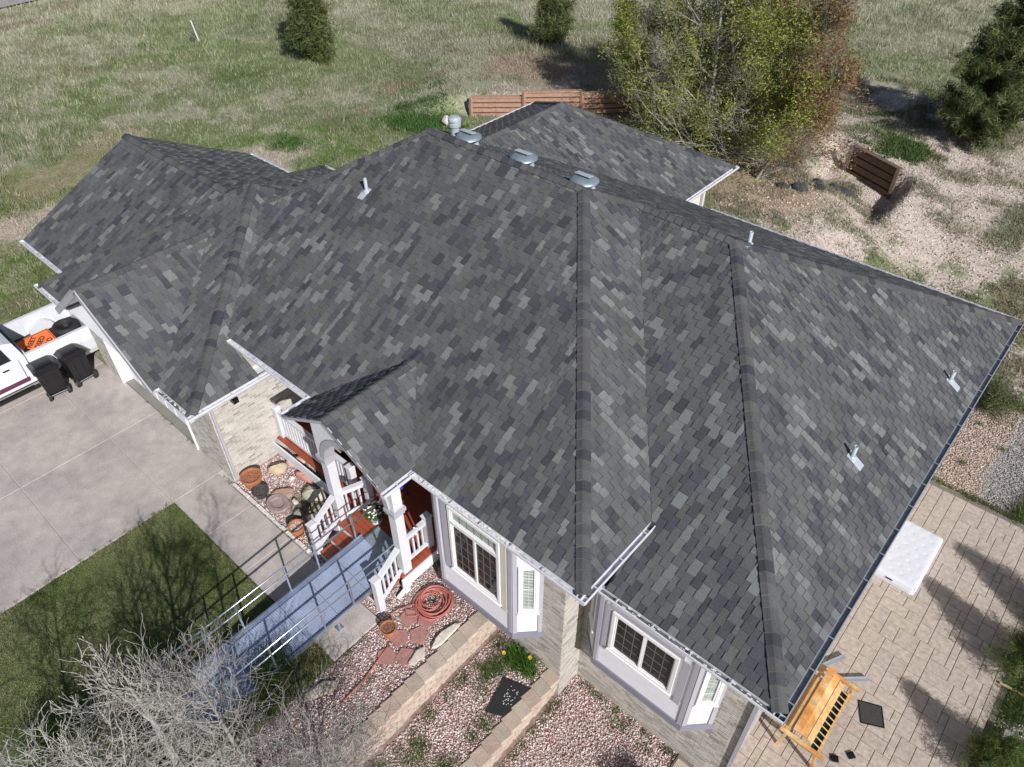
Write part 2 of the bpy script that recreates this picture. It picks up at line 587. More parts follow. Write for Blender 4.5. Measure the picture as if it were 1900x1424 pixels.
def pebbles(name, n, xf, yf, z, size, cols, wts, keep=None, pile=.02):
    x, y = xf(n), yf(n)
    if keep is not None:
        k = keep(x, y)
        x, y = x[k], y[k]
    n = len(x)
    base = np.array([(1, 0, 0), (0, 1, 0), (-1, 0, 0), (0, -1, 0), (0, 0, 1), (.1, .1, -.9)], float)
    base = base[None] * rng.uniform(.7, 1.3, (n, 6, 1)) * (np.array([1, .8, .5])[None, None])
    t = rng.uniform(0, 2 * np.pi, n)
    sz = size * rng.uniform(.5, 1.25, n)
    c, s_ = np.cos(t)[:, None], np.sin(t)[:, None]
    vx = (base[..., 0] * c - base[..., 1] * s_) * sz[:, None]
    vy = (base[..., 0] * s_ + base[..., 1] * c) * sz[:, None]
    tilt = rng.uniform(-.5, .5, (n, 2))
    vz = base[..., 2] * sz[:, None] + vx * tilt[:, :1] + vy * tilt[:, 1:]
    zz = z(x, y) if callable(z) else np.full(n, z)
    V = np.stack([vx + x[:, None], vy + y[:, None], vz + (zz + rng.uniform(0, pile, n))[:, None]], -1).reshape(-1, 3)
    f = np.array([(0, 1, 4), (1, 2, 4), (2, 3, 4), (3, 0, 4), (1, 0, 5), (2, 1, 5), (3, 2, 5), (0, 3, 5)])
    F = (f[None] + 6 * np.arange(n)[:, None, None]).reshape(-1, 3)
    ci = rng.choice(len(cols), n, p=np.array(wts) / sum(wts))
    col = np.array(cols)[ci] * rng.uniform(.7, 1.2, (n, 1))
    return fastmesh(name, V, F, np.repeat(col, 8, 0), M['pebble'], kind='stuff')


PK = [(.78, .66, .63), (.60, .44, .42), (.50, .24, .22), (.72, .58, .55), (.33, .24, .23), (.82, .76, .74)]
U = lambda a, b: (lambda n: rng.uniform(a, b, n))
# upper bed with hose, middle terrace, lower terrace, rock garden
MB().box(-7.6, -6.1, -6, 6.2, -.6, -.04).build('upper_bed', M['soil'], kind='structure')
MB().box(-6.2, -4.3, -6, 6.2, -1.3, -.93).build('middle_terrace', M['soil'], kind='structure')
MB().box(-4.5, -.6, -6, 6.86, -2.0, -1.72).build('lower_terrace', M['soil'], kind='structure')
MB().box(-13.3, -7.62, 4.305, 6.6, -.3, -.045).build('rock_bed', M['soil'], kind='structure')
pebbles('upper_bed_gravel', 11000, U(-7.58, -6.2), U(-1, 6.2), -.035, .024, PK, (4, 4, 2.5, 4, 2, 3))
pebbles('middle_gravel', 13000, U(-5.9, -4.55), U(-1, 6.2), -.925, .024, PK, (4, 4, 2, 4, 2, 3))
pebbles('lower_gravel', 24000, U(-4.22, -.95), U(1.5, 6.85), -1.715, .024, PK, (4, 4, 2, 4, 2, 3))
pebbles('rock_bed_gravel', 15000, U(-13.25, -7.6), U(4.34, 6.1), -.04, .024, PK, (4, 4, 1.5, 4, 2, 4))


# ---------------------------------------------------- retaining walls of split faced blocks
def split_block(x0, x1, y0, y1, z0, z1, col, yaw=0, rough_face=True, cap=False):
    mb = MB()
    ny, nz = 5, 3
    vs, fs = [], []
    cx, cy = (x0 + x1) / 2, (y0 + y1) / 2
    def rot(p):
        dx, dy = p[0] - cx, p[1] - cy
        return (cx + dx * math.cos(yaw) - dy * math.sin(yaw), cy + dx * math.sin(yaw) + dy * math.cos(yaw), p[2])
    for j in range(ny + 1):
        for k in range(nz + 1):
            e = 0 if (k in (0, nz)) else 1
            edge = -.012 if (j in (0, ny) or k in (0, nz)) else random.uniform(-.004, .026)
            vs.append(rot((x1 + edge, y0 + (y1 - y0) * j / ny, z0 + (z1 - z0) * k / nz)))
    for j in range(ny):
        for k in range(nz):
            a = j * (nz + 1) + k
            fs.append((a, a + nz + 1, a + nz + 2, a + 1))
    mb.mesh(vs, fs, col)
    tl = [rot((x0, y0, z1)), rot((x1 - .012, y0, z1)), rot((x1 - .012, y1, z1)), rot((x0, y1, z1))]
    bl = [(p[0], p[1], z0) for p in tl]
    mb.face(tl, col)
    for i in ((0, 1), (2, 3), (3, 0)):
        mb.face([bl[i[0]], bl[i[1]], tl[i[1]], tl[i[0]]], col)
    return mb


def block_wall(root, xt, y0, y1, ztop, zbot, tcol):
    L_ = .305
    hgt = .15
    nrow = int(round((ztop - zbot) / hgt))
    hgt = (ztop - zbot) / nrow
    for r in range(nrow):
        z1 = ztop - r * hgt
        y = y0 + (.15 if r % 2 else 0)
        while y < y1 - .05:
            ye = min(y + L_, y1)
            v = random.uniform(.9, 1.08)
            tc = random.uniform(.92, 1.06)
            col = (tcol[0] * v, tcol[1] * v * tc, tcol[2] * v * tc)
            top = r == 0
            x1 = xt + r * -.022
            b = split_block(xt - .33 if top else x1 - .10, x1, y + .004, ye - .004, z1 - hgt + .002, z1 - (.0 if top else .001), col,
                            yaw=(-.13 + random.uniform(-.03, .03)) if top else random.uniform(-.02, .02))
            b.build('block', M['block'], root)
            y += L_


rw1 = thing('retaining_wall', 'tan block retaining wall in front of the window bay nearest the porch', 'retaining wall', (-6.05, 3.5, -.9))
block_wall(rw1, -5.88, -1.2, 6.15, 0.02, -.93, (.46, .375, .31))
rw2 = thing('retaining_wall', 'tan block retaining wall between the black mat and the lowest gravel bed', 'retaining wall', (-4.4, 3, -1.7))
block_wall(rw2, -4.22, -.5, 6.2, -.88, -1.72, (.46, .375, .31))

# ================================================================== PATIO
PZ = -1.65
pat = MB().box(-1.6, 3.05, -2, 17.75, PZ - .3, PZ - .014).build('patio', M['joint'], kind='structure')
G0 = .155
gx, gy = int(4.6 / G0), int(19.6 / G0)
occ = np.zeros((gx, gy), bool)
stones = []
for j in range(gy):
    for i in range(gx):
        if occ[i, j]:
            continue
        opts = [(2, 2), (3, 2), (2, 3), (3, 3), (4, 2), (2, 3), (1, 2), (2, 1), (1, 1)]
        first = opts[:6]
        random.shuffle(first)
        for (a, b) in first + [(2, 1), (1, 2), (1, 1)]:
            if i + a <= gx and j + b <= gy and not occ[i:i + a, j:j + b].any():
                occ[i:i + a, j:j + b] = True
                stones.append((i, j, a, b))
                break
sl = []
for (i, j, a, b) in stones:
    x0, y0 = -1.58 + i * G0, -1.9 + j * G0
    x1, y1 = x0 + a * G0, y0 + b * G0
    if x1 < -.78 and y0 > 6.7:
        continue
    sl.append((x0, x1, y0, y1))
sl.sort(key=lambda q: (q[1] < -.1 and q[2] > 7.2, q[2] < 6.0, q[2]))
fieldm = MB()
for k, (x0, x1, y0, y1) in enumerate(sl):
    v = random.uniform(.95, 1.04)
    col = (.465 * v, .395 * v * random.uniform(.99, 1.01), .335 * v * random.uniform(.98, 1.02))
    dz = random.uniform(-.003, .003)
    if k < 300:
        MB().bbox(x0 + .006, x1 - .006, y0 + .006, y1 - .006, PZ - .05, PZ + dz, .007, col).build('paving_stone', M['patio'], pat)
    else:
        fieldm.bbox(x0 + .006, x1 - .006, y0 + .006, y1 - .006, PZ - .05, PZ + dz, .007, col)
fieldm.build('paving_stones', M['patio'], pat, kind='stuff')

# gravel strips and shady planting at the right of the patio
pebbles('tan_gravel', 16000, U(-1.2, 1.7), U(17.85, 22.6), PZ - .03, .032,
        [(.55, .42, .34), (.62, .52, .44), (.40, .30, .25), (.30, .24, .22)], (4, 3, 3, 1), keep=lambda x, y: x < .9 + .35 * (fbm(x, y * .8, 2) - .5))
pebbles('grey_gravel', 9000, U(.5, 2.1), U(17.85, 22.2), PZ - .03, .025, [(.40, .38, .37), (.28, .27, .27), (.5, .48, .47)], (4, 3, 2),
        keep=lambda x, y: x > .8 + .35 * (fbm(x, y * .8, 2) - .5))
pebbles('edge_gravel', 6000, U(3.1, 5), U(10.2, 13.2), PZ - .05, .03, [(.6, .52, .46), (.45, .38, .34), (.3, .26, .24)], (4, 3, 2))
MB().box(.95, 4.5, 22.7, 24.6, PZ - .1, PZ + .02).build('path', M['concrete'], kind='structure')
MB().box(2.35, 5.0, 17.9, 22.0, PZ - .1, PZ + .03).build('path', M['concrete'], kind='structure')


def clump_blades(name, centers, per, h, w, z, cols, spread=.12, lean=1.2, parent=None, **props):
    V, CC = [], []
    for (cx, cy, sc) in centers:
        n = int(per * sc)
        x = cx + rng.normal(0, spread * sc, n)
        y = cy + rng.normal(0, spread * sc, n)
        t = rng.uniform(0, 2 * np.pi, n)
        la = rng.uniform(0, 2 * np.pi, n)
        hh = h * sc * rng.uniform(.4, 1.2, n)
        lr = hh * lean * rng.uniform(.2, 1, n)
        zz = z(x, y) if callable(z) else np.full(n, z)
        a = np.stack([x - np.cos(t) * w / 2, y - np.sin(t) * w / 2, zz], -1)
        b = np.stack([x + np.cos(t) * w / 2, y + np.sin(t) * w / 2, zz], -1)
        c = np.stack([x + np.cos(la) * lr, y + np.sin(la) * lr, zz + hh], -1)
        V.append(np.stack([a, b, c], 1).reshape(-1, 3))
        ci = rng.integers(0, len(cols), n)
        CC.append(np.array(cols)[ci] * rng.uniform(.7, 1.3, (n, 1)))
    V = np.concatenate(V)
    CC = np.concatenate(CC)
    return fastmesh(name, V, np.arange(len(V)).reshape(-1, 3), CC, M['grass'], parent, **props)


GR = [(.09, .16, .03), (.12, .19, .04), (.07, .12, .03), (.2, .2, .09)]
pts = [(-5.75 + .08 * random.random(), random.uniform(0, 6.1), random.uniform(.5, 1.1)) for _ in range(34)]
pts += [(-5.5 + .35 * random.random(), random.uniform(4.9, 6.1), random.uniform(.9, 1.5)) for _ in range(12)]
pts += [(-4.8 + .1 * random.random(), random.uniform(3.0, 4.6), random.uniform(.7, 1.3)) for _ in range(9)]
pts += [(random.uniform(-5.7, -5.2), random.uniform(1.8, 3.6), random.uniform(.8, 1.4)) for _ in range(8)]
clump_blades('terrace_weeds', pts, 110, .15, .010, -.93, GR, spread=.09, kind='stuff')
pts = [(-4.15 + .05 * random.random(), random.uniform(2, 6.7), random.uniform(.4, .9)) for _ in range(34)]
pts += [(random.uniform(-4.1, -.9), 6.75, random.uniform(.3, .8)) for _ in range(34)]
pts += [(-2.9, 6.5, 1.3), (-2.7, 6.55, 1.1), (-2.2, 6.5, 1.2)]
clump_blades('foundation_weeds', pts, 90, .12, .009, -1.72, GR, spread=.07, kind='stuff')
pts = [(random.uniform(-7.5, -6.3), random.uniform(2.5, 5.8), random.uniform(.3, .6)) for _ in range(26)]
pts += [(-7.55, random.uniform(1.5, 4.2), random.uniform(.4, .7)) for _ in range(12)]
clump_blades('bed_weeds', pts, 60, .10, .008, -.02, GR, spread=.07, kind='stuff')
pts = [(random.uniform(-13.7, -10.8), 4.34, random.uniform(.3, .6)) for _ in range(22)]
pts += [(-13.86, y_, random.uniform(.4, .8)) for y_ in np.arange(-2, 3, .35)] + [(random.uniform(-18, -15), 4.44, .6) for _ in range(6)]
clump_blades('drive_edge_weeds', pts, 55, .07, .009, 0.0, GR, spread=.06, kind='stuff')
pts = [(-11.35, 5.25, 2.0), (-11.6, 5.1, 1.5), (-11.1, 5.4, 1.4), (-11.2, 5.1, 1.3)]
clump_blades('dry_bed_grass', pts, 220, .09, .006, -.02, [(.3, .27, .16), (.22, .22, .11), (.14, .14, .07)], spread=.13, kind='stuff')
pts = [(2.15 + .25 * math.sin(y_), y_, random.uniform(.8, 1.7)) for y_ in np.arange(17.9, 22.5, .16)]
pts += [(x_, 22.5 + .08 * math.sin(3 * x_), random.uniform(.7, 1.4)) for x_ in np.arange(.2, 4, .17)]
pts += [(x_, 17.85, random.uniform(.3, .7)) for x_ in np.arange(-.2, 2.6, .16)] + [(.2, 19.0, .6), (.9, 20.3, .6), (.1, 21, .5)]
clump_blades('path_edge_grass', pts, 120, .17, .014, PZ, GR, spread=.10, kind='stuff')
pts = [(3.15 + .3 * random.random(), random.uniform(10.4, 15.5), random.uniform(.8, 1.5)) for _ in range(46)]
clump_blades('patio_edge_grass', pts, 130, .13, .012, PZ, [(.06, .12, .02), (.09, .15, .03), (.05, .09, .02)], spread=.13, kind='stuff')
# clods and small stones on the eroded bank
pebbles('bank_clods', 14000, U(-11.5, 8), U(20.5, 42), terrain, .055, [(.60, .51, .45), (.46, .38, .32), (.66, .58, .53), (.32, .26, .22)], (5, 3, 3, 1.4),
        keep=lambda x, y: (fbm(x * .9 + 40, y * .9, 3) < .6) & (y < 41 - .6 * (x + 5)) & ~((x < 2.5) & (y < 23)))
# tufts on the bare soil behind the house
pts = []
while len(pts) < 1500:
    x_, y_ = random.uniform(-12, 6), random.uniform(20, 44)
    if x_ < 1 and y_ < 20.5:
        continue
    nn = float(fbm(np.array(x_ * .9 + 40), np.array(y_ * .9), 3))
    if random.random() < .10 + (nn > .52) * .9:
        pts.append((x_, y_, random.uniform(.5, 1.5)))
clump_blades('soil_tufts', pts, 40, .15, .028, terrain, [(.19, .20, .12), (.13, .17, .07), (.27, .25, .17), (.33, .29, .22)], spread=.22, kind='stuff')
pts = [(-7.8 + random.gauss(0, .55), 35.3 + random.gauss(0, .5), random.uniform(.8, 1.4)) for _ in range(40)]
clump_blades('bright_weed_patch', pts, 70, .22, .05, terrain, [(.085, .135, .04), (.10, .16, .05)], spread=.22, kind='stuff')
pts = [(-26.4 + random.gauss(0, 1.1), 23.2 + random.gauss(0, .8), random.uniform(.8, 1.4)) for _ in range(50)]
pts += [(-29 + random.gauss(0, .5), 17.4 + random.gauss(0, .4), random.uniform(.6, 1)) for _ in range(20)]
clump_blades('green_weed_patch', pts, 70, .2, .045, terrain, [(.06, .14, .03), (.08, .17, .04)], spread=.22, kind='stuff')

# ================================================================== HOUSE
house = thing('house', 'grey brick single storey house under a large dark grey shingle roof', 'house', (-9, 11, 0))
E0, e0 = 3.6, 2.96
SB = .628
# planes as (a, b, c): z = a x + b y + c
def pf(y0, z0, s): return (0, s, z0 - s * y0)
def pb(y0, z0, s): return (0, -s, z0 + s * y0)
def prt(x0, z0, s): return (-s, 0, z0 + s * x0)
def pl_(x0, z0, s): return (s, 0, z0 - s * x0)


BL = [
    dict(p=[pf(5.65, E0, .5), prt(-3.53, E0, SB), pl_(-13.1, 6.76, .58), pb(19.3, e0, .5)], f=(-17.2, -3.53, 5.65, 19.3)),   # main
    dict(p=[pf(6.34, e0, .5), prt(-.30, e0, .648), pb(19.3, e0, .5)], f=(-12.9, -.30, 6.34, 19.3)),                       # right body
    dict(p=[pf(3.92, e0, .5), prt(-12.83, e0, .63), pl_(-20.48, e0, .63), pb(13.4, e0, .5)], f=(-20.48, -12.83, 3.92, 13.4)),  # garage
    dict(p=[prt(-14.19, e0, .69), pl_(-19.02, e0, .69)], f=(-19.02, -14.19, 3.72, 9)),                                       # garage gable
    dict(p=[pf(4.62, e0, .5), pb(12.3, e0, .5)], f=(-23.23, -16.6, 4.62, 12.3)),                                            # left wing
    dict(p=[pl_(-18.7, e0, .5), prt(-9.9, e0, .51), pb(22.5, e0, .55)], f=(-18.7, -9.9, 13.0, 22.5)),                        # back wing
    dict(p=[pl_(-10.66, E0, .56), prt(-7.6, E0, .56)], f=(-10.66, -7.6, 4.90, 9)),                                           # porch
]
CUT = {0: (-1.0, -.9, 29.6)}   # main block: keep a*x+b*y+c >= 0 is not needed on the right


def clip(poly, a, b, c):
    """keep a x + b y + c >= 0"""
    out = []
    n = len(poly)
    for i in range(n):
        p, q = poly[i], poly[(i + 1) % n]
        dp, dq = a * p[0] + b * p[1] + c, a * q[0] + b * q[1] + c
        if dp >= 0:
            out.append(p)
        if (dp >= 0) != (dq >= 0):
            t = dp / (dp - dq)
            out.append((p[0] + (q[0] - p[0]) * t, p[1] + (q[1] - p[1]) * t))
    return out


def area(p):
    return abs(sum(p[i][0] * p[(i + 1) % len(p)][1] - p[(i + 1) % len(p)][0] * p[i][1] for i in range(len(p)))) / 2 if len(p) > 2 else 0


def clip_region(poly, bi, pi):
    B = BL[bi]
    x0, x1, y0, y1 = B['f']
    for h in ((1, 0, -x0), (-1, 0, x1), (0, 1, -y0), (0, -1, y1)):
        poly = clip(poly, *h)
        if len(poly) < 3:
            return []
    P = B['p'][pi]
    for k, Q in enumerate(B['p']):
        if k != pi:
            poly = clip(poly, Q[0] - P[0], Q[1] - P[1], Q[2] - P[2])
            if len(poly) < 3:
                return []
    if bi == 0:      # the hidden back left corner of the main roof
        poly = clip(poly, 1.0, -1.0, 26.4)
        if len(poly) < 3:
            return []
    pieces = [poly]
    for ci, Cb in enumerate(BL):
        if ci == bi:
            continue
        eps = 1e-3 if ci > bi else -1e-3
        a0, a1, b0, b1 = Cb['f']
        hs = [(1, 0, -a0), (-1, 0, a1), (0, 1, -b0), (0, -1, b1)] + [(Q[0] - P[0], Q[1] - P[1], Q[2] - P[2] - eps) for Q in Cb['p']]
        if ci == 0:
            hs.append((1.0, -1.0, 26.4))
        new = []
        for pc in pieces:
            # quick bbox reject
            if max(q[0] for q in pc) < a0 or min(q[0] for q in pc) > a1 or max(q[1] for q in pc) < b0 or min(q[1] for q in pc) > b1:
                new.append(pc)
                continue
            rem = pc
            for h in hs:
                outp = clip(rem, -h[0], -h[1], -h[2])
                if area(outp) > 2e-5:
                    new.append(outp)
                rem = clip(rem, *h)
                if len(rem) < 3:
                    break
        pieces = new
        if not pieces:
            return []
    return pieces


def Zroof(x, y):
    z = -9
    for i, B in enumerate(BL):
        x0, x1, y0, y1 = B['f']
        if x0 - .01 <= x <= x1 + .01 and y0 - .01 <= y <= y1 + .01:
            if i == 0 and x - y + 26.4 < 0:
                continue
            z = max(z, min(a * x + b * y + c for a, b, c in B['p']))
    return z


PAL = [((.114, .116, .118), 30), ((.100, .102, .105), 22), ((.126, .127, .127), 14), ((.168, .174, .170), 9), ((.190, .196, .191), 7),
       ((.074, .076, .086), 12), ((.086, .087, .098), 11), ((.108, .106, .103), 9), ((.062, .064, .071), 5)]
PALC = [p[0] for p in PAL]
PALW = [p[1] for p in PAL]


def tabcol():
    c = random.choices(PALC, PALW)[0]
    v = random.uniform(.93, 1.07)
    return (c[0] * v, c[1] * v, c[2] * v)


roof_deck = MB()
tabs = []
EXP = .143
for bi, B in enumerate(BL):
    x0, x1, y0, y1 = B['f']
    for pi, P in enumerate(B['p']):
        whole = clip_region([(x0, y0), (x1, y0), (x1, y1), (x0, y1)], bi, pi)
        for poly in whole:
            roof_deck.face([(q[0], q[1], P[0] * q[0] + P[1] * q[1] + P[2] - .012) for q in poly], (1, 1, 1))
        if not whole:
            continue
        sl_ = math.hypot(P[0], P[1])
        gxv, gyv = P[0] / sl_, P[1] / sl_          # up slope direction in plan
        uxv, uyv = -gyv, gxv
        run = EXP / math.sqrt(1 + sl_ * sl_)
        cs = [(q[0], q[1]) for poly in whole for q in poly]
        us = [q[0] * uxv + q[1] * uyv for q in cs]
        vs_ = [q[0] * gxv + q[1] * gyv for q in cs]
        v = min(vs_) - run
        umin, umax = min(us) - .6, max(us) + .6
        # a laminated shingle: each tab is a raised tooth with its thin upper half showing in the slot above it
        u = umin
        teeth = []
        pdrift = random.choice((-1, 1)) * .012
        while u < umax:
            w = random.uniform(.13, .18)
            teeth.append((u, u + w, tabcol()))
            u += w + random.uniform(.13, .175)
        prev = None
        while v < max(vs_):
            def emit(ua, ub, lift, lift2, c, tooth):
                g_ = .002
                rect = [((ua + g_) * uxv + v * gxv, (ua + g_) * uyv + v * gyv), ((ub - g_) * uxv + v * gxv, (ub - g_) * uyv + v * gyv),
                        ((ub - g_) * uxv + (v + run) * gxv, (ub - g_) * uyv + (v + run) * gyv), ((ua + g_) * uxv + (v + run) * gxv, (ua + g_) * uyv + (v + run) * gyv)]
                r_ = []
                for poly in clip_region(rect, bi, pi):
                    if area(poly) > 6e-5:
                        r_.append((poly, P, v, run, gxv, gyv, lift, lift2, c))
                return r_
            # teeth of this row, then the slots between them carry the colour of the tab below
            for k_, (ua, ub, c, holder) in enumerate([(t[0], t[1], t[2], t[3] if len(t) > 3 else []) for t in teeth]):
                pcs = emit(ua, ub, .022, .014, c, True)
                piece = list(pcs)
                tabs.append(piece)
                teeth[k_] = (ua, ub, c, piece)
            if prev is not None:
                edges = sorted([(t[0], t[1]) for t in teeth])
                for (e0_, e1_) in zip([(umin - 1, umin)] + edges, edges + [(umax, umax + 1)]):
                    sa, sb_ = e0_[1], e1_[0]
                    if sb_ - sa < .01:
                        continue
                    best = max(prev, key=lambda t: min(t[1], sb_) - max(t[0], sa))
                    pcs = emit(sa, sb_, .004, .002, best[2], False)
                    best[3].extend(pcs)
            prev = teeth
            # next row: teeth sit over this row's slots, with a drifting offset
            drift = pdrift + random.uniform(-.012, .016)
            ed = sorted(t[:2] for t in teeth)
            nt_ = []
            cur = umin
            bnds = []
            for (p0, p1) in ed:
                bnds.append((p0 + drift + random.uniform(-.010, .010), p1 + drift + random.uniform(-.010, .010)))
            last = umin
            for (p0, p1) in bnds:
                if p0 - last > .06:
                    if p0 - last > .24:
                        m_ = (last + p0) / 2
                        nt_.append((last, m_ - .03, tabcol()))
                        nt_.append((m_ + .04, p0, tabcol()))
                    else:
                        nt_.append((last, p0, tabcol()))
                last = max(last, p1)
            if umax - last > .1:
                nt_.append((last, min(last + .2, umax), tabcol()))
            teeth = nt_
            v += run
tabs = [t for t in tabs if t]


def add_tab(mb, piece):
    for t in piece:
        add_tab1(mb, t)


def add_tab1(mb, t):
    poly, P, v, run, gxv, gyv, lift, lift2, c = t
    top = []
    bot = []
    for q in poly:
        z = P[0] * q[0] + P[1] * q[1] + P[2]
        f = (q[0] * gxv + q[1] * gyv - v) / run
        top.append((q[0], q[1], z + lift * (1 - f) + lift2 * f))
        bot.append((q[0], q[1], z - .006))
    n = len(top)
    # orient upwards
    ar = sum(poly[i][0] * poly[(i + 1) % n][1] - poly[(i + 1) % n][0] * poly[i][1] for i in range(n))
    idx = list(range(n)) if ar > 0 else list(range(n))[::-1]
    fs = [tuple(idx)]
    for i in range(n):
        a, b = idx[i], idx[(i + 1) % n]
        fs.append((a, a + n, b + n, b))
    mb.mesh(top + bot, fs, c)


def camdist(x, y, z):
    return math.sqrt(x * x + y * y + (z - 14) ** 2)


tabs.sort(key=lambda t: (sum(area(q[0]) for q in t) < .03, camdist(t[0][0][0][0], t[0][0][0][1], 3)))
rd = roof_deck.build('roof_deck', M['deck'], house)
shf = MB()
for k, t in enumerate(tabs):
    if k < 300:
        mb = MB()
        add_tab(mb, t)
        mb.build('shingle', M['shingle'], house)
    else:
        add_tab(shf, t)
shf.build('shingles', M['shingle'], house, kind='stuff')

# ridge and hip caps
ym = (e0 + .5 * 19.3 - E0 + .5 * 5.65)
zm = E0 + .5 * (ym - 5.65)
ya = (6.34 + 19.3) / 2
za = e0 + .5 * (ya - 6.34)
xP2 = -3.53 - (zm - E0) / SB
xP1 = -13.1 - (6.76 - zm) / .58
xT = -3.53 - (za - E0) / SB
xP3 = -.30 - (za - e0) / .648
G_ = (-16.655, 8.66, e0 + .5 * (8.66 - 3.92))
Gz = e0 + .63 * (20.48 - 16.655)
hipx = lambda z: None
SEG = [((-3.53, 5.65, E0), (xP2, ym, zm)), ((xP1, ym, zm), (xP2, ym, zm)), ((xT, ya, za), (xP2, ym, zm)), ((xT, ya, za), (xP3, ya, za)),
       ((-.30, 6.34, e0), (xP3, ya, za)), ((-.30, 19.3, e0), (xP3, ya, za))]
SEG.append(((xP1 - 2.75, ym - 3.19, zm - 1.595), (xP1, ym, zm)))
zg = min(Gz, G_[2])
dxh = (zg - e0) / .63
dyh = (zg - e0) / .5
SEG += [((-12.83, 3.92, e0), (-12.83 - dxh, 3.92 + dyh, zg)), ((-20.48, 3.92, e0), (-20.48 + dxh, 3.92 + dyh, zg)),
        ((-20.48, 13.4, e0), (-20.48 + dxh, 13.4 - dyh, zg)), ((-12.83, 13.4, e0), (-12.83 - dxh, 13.4 - dyh, zg)),
        ((-20.48 + dxh, 3.92 + dyh, zg), (-12.83 - dxh, 3.92 + dyh, zg))]
zgg = e0 + .69 * (19.02 - 14.19) / 2
SEG.append(((-16.605, 3.72, zgg), (-16.605, 3.92 + (zgg - e0) / .5 + .05, zgg)))
zl = e0 + .5 * (12.3 - 4.62) / 2
SEG.append(((-23.23, 8.46, zl), (-20.48 + (zl - e0) / .63, 8.46, zl)))
xb = (-18.7 * .5 - 9.9 * .51) / 1.01
zb = e0 + .5 * (xb + 18.7)
SEG += [((xb, 22.5 - (zb - e0) / .55, zb), (xb, 19.3 - (zb - e0) / .5, zb)), ((-9.9, 22.5, e0), (xb, 22.5 - (zb - e0) / .55, zb)),
        ((-18.7, 22.5, e0), (xb, 22.5 - (zb - e0) / .55, zb))]
zp = E0 + .56 * (10.66 - 7.6) / 2
SEG.append(((-9.13, 4.90, zp), (-9.13, 5.65 + (zp - E0) / .5 + .08, zp)))
caps = []
for a, b in SEG:
    a, b = Vector(a), Vector(b)
    L_ = (b - a).length
    n = int(L_ / .19)
    if n < 1:
        continue
    d = (b - a) / n
    for i in range(n):
        caps.append((a + d * i, a + d * (i + 1.12), d.normalized()))
capm = MB()
cobj = []
for (p, q, d) in caps:
    mid = (p + q) / 2
    if Zroof(mid.x, mid.y) > mid.z + .09:
        continue
    hd = Vector((d.x, d.y, 0)).normalized()
    sd = Vector((-hd.y, hd.x, 0))
    cobj.append((camdist(*mid), p, q, sd))
cobj.sort(key=lambda t: t[0])
for k, (_, p, q, sd) in enumerate(cobj):
    mb = MB() if k < 300 else capm
    offs = (-.13, -.08, -.025, .025, .08, .13)
    c = random.choices([(.105, .103, .101), (.094, .094, .095), (.080, .081, .088), (.056, .058, .068), (.120, .119, .116)], (5, 4, 3, 2, 2))[0]
    vs = []
    for (r, lf) in ((p, .050), (q, .020)):
        for o_ in offs:
            x_, y_ = r.x + sd.x * o_, r.y + sd.y * o_
            z_ = Zroof(x_, y_)
            zc = r.z - abs(o_) * .9
            if z_ < zc - .05:
                z_ = r.z - abs(o_) * .5
            vs.append((x_, y_, max(z_, r.z - .14) + lf + (.006 if abs(o_) < .05 else 0)))
        for o_ in offs:
            x_, y_ = r.x + sd.x * o_, r.y + sd.y * o_
            z_ = Zroof(x_, y_)
            if z_ < r.z - abs(o_) * .9 - .05:
                z_ = r.z - abs(o_) * .5
            vs.append((x_, y_, max(z_, r.z - .14) + lf - .032))
    fs = []
    for i in range(5):
        fs.append((i, i + 1, i + 13, i + 12))
        fs.append((i, i + 6, i + 7, i + 1))
    fs += [(0, 12, 18, 6), (5, 11, 23, 17)]
    mb.mesh(vs, fs, c)
    if k < 300:
        mb.build('ridge_cap', M['shingle'], house)
if capm.f:
    capm.build('ridge_caps', M['shingle'], house, kind='stuff')


# ------------------------------------------------------------------ walls with real bricks
BRC = [(.50, .47, .425), (.44, .415, .375), (.54, .505, .46), (.39, .365, .33), (.49, .445, .41), (.33, .31, .285)]
brick_all = MB()


def brick_face(origin, ud, nd, length, z0, z1, holes=()):
    """bricks standing 6 mm proud of the mortar; ud along the wall, nd outward"""
    o = Vector(origin)
    ud, nd = Vector(ud), Vector(nd)
    H_, Lb = .0677, .203
    rows = int((z1 - z0) / H_)
    for r in range(rows):
        za_, zb_ = z0 + r * H_ + .006, z0 + (r + 1) * H_ - .006
        u = -(Lb / 2 if r % 2 else 0)
        while u < length:
            ua, ub = max(u + .005, .003), min(u + Lb - .005, length - .003)
            u += Lb
            if ub - ua < .02:
                continue
            skip = False
            for (h0, h1, g0, g1) in holes:
                if ua < h1 and ub > h0 and za_ < g1 and zb_ > g0:
                    if ua < h0 - .02 and ub > h0:
                        ub = h0
                    elif ub > h1 + .02 and ua < h1:
                        ua = h1
                    else:
                        skip = True
            if skip:
                continue
            c = random.choices(BRC, (5, 4, 4, 2, 2, 1.5))[0]
            v = random.uniform(.93, 1.07)
            c = (c[0] * v, c[1] * v, c[2] * v)
            t = random.uniform(.005, .009)
            a = o + ud * ua
            b = o + ud * ub
            p = [a + Vector((0, 0, za_)) - nd * .0, b + Vector((0, 0, za_)), b + Vector((0, 0, zb_)), a + Vector((0, 0, zb_))]
            f = [x_ + nd * t for x_ in p]
            brick_all.mesh(p + f, [(4, 5, 6, 7), (0, 1, 5, 4), (1, 2, 6, 5), (2, 3, 7, 6), (3, 0, 4, 7)], c)


wl = MB()
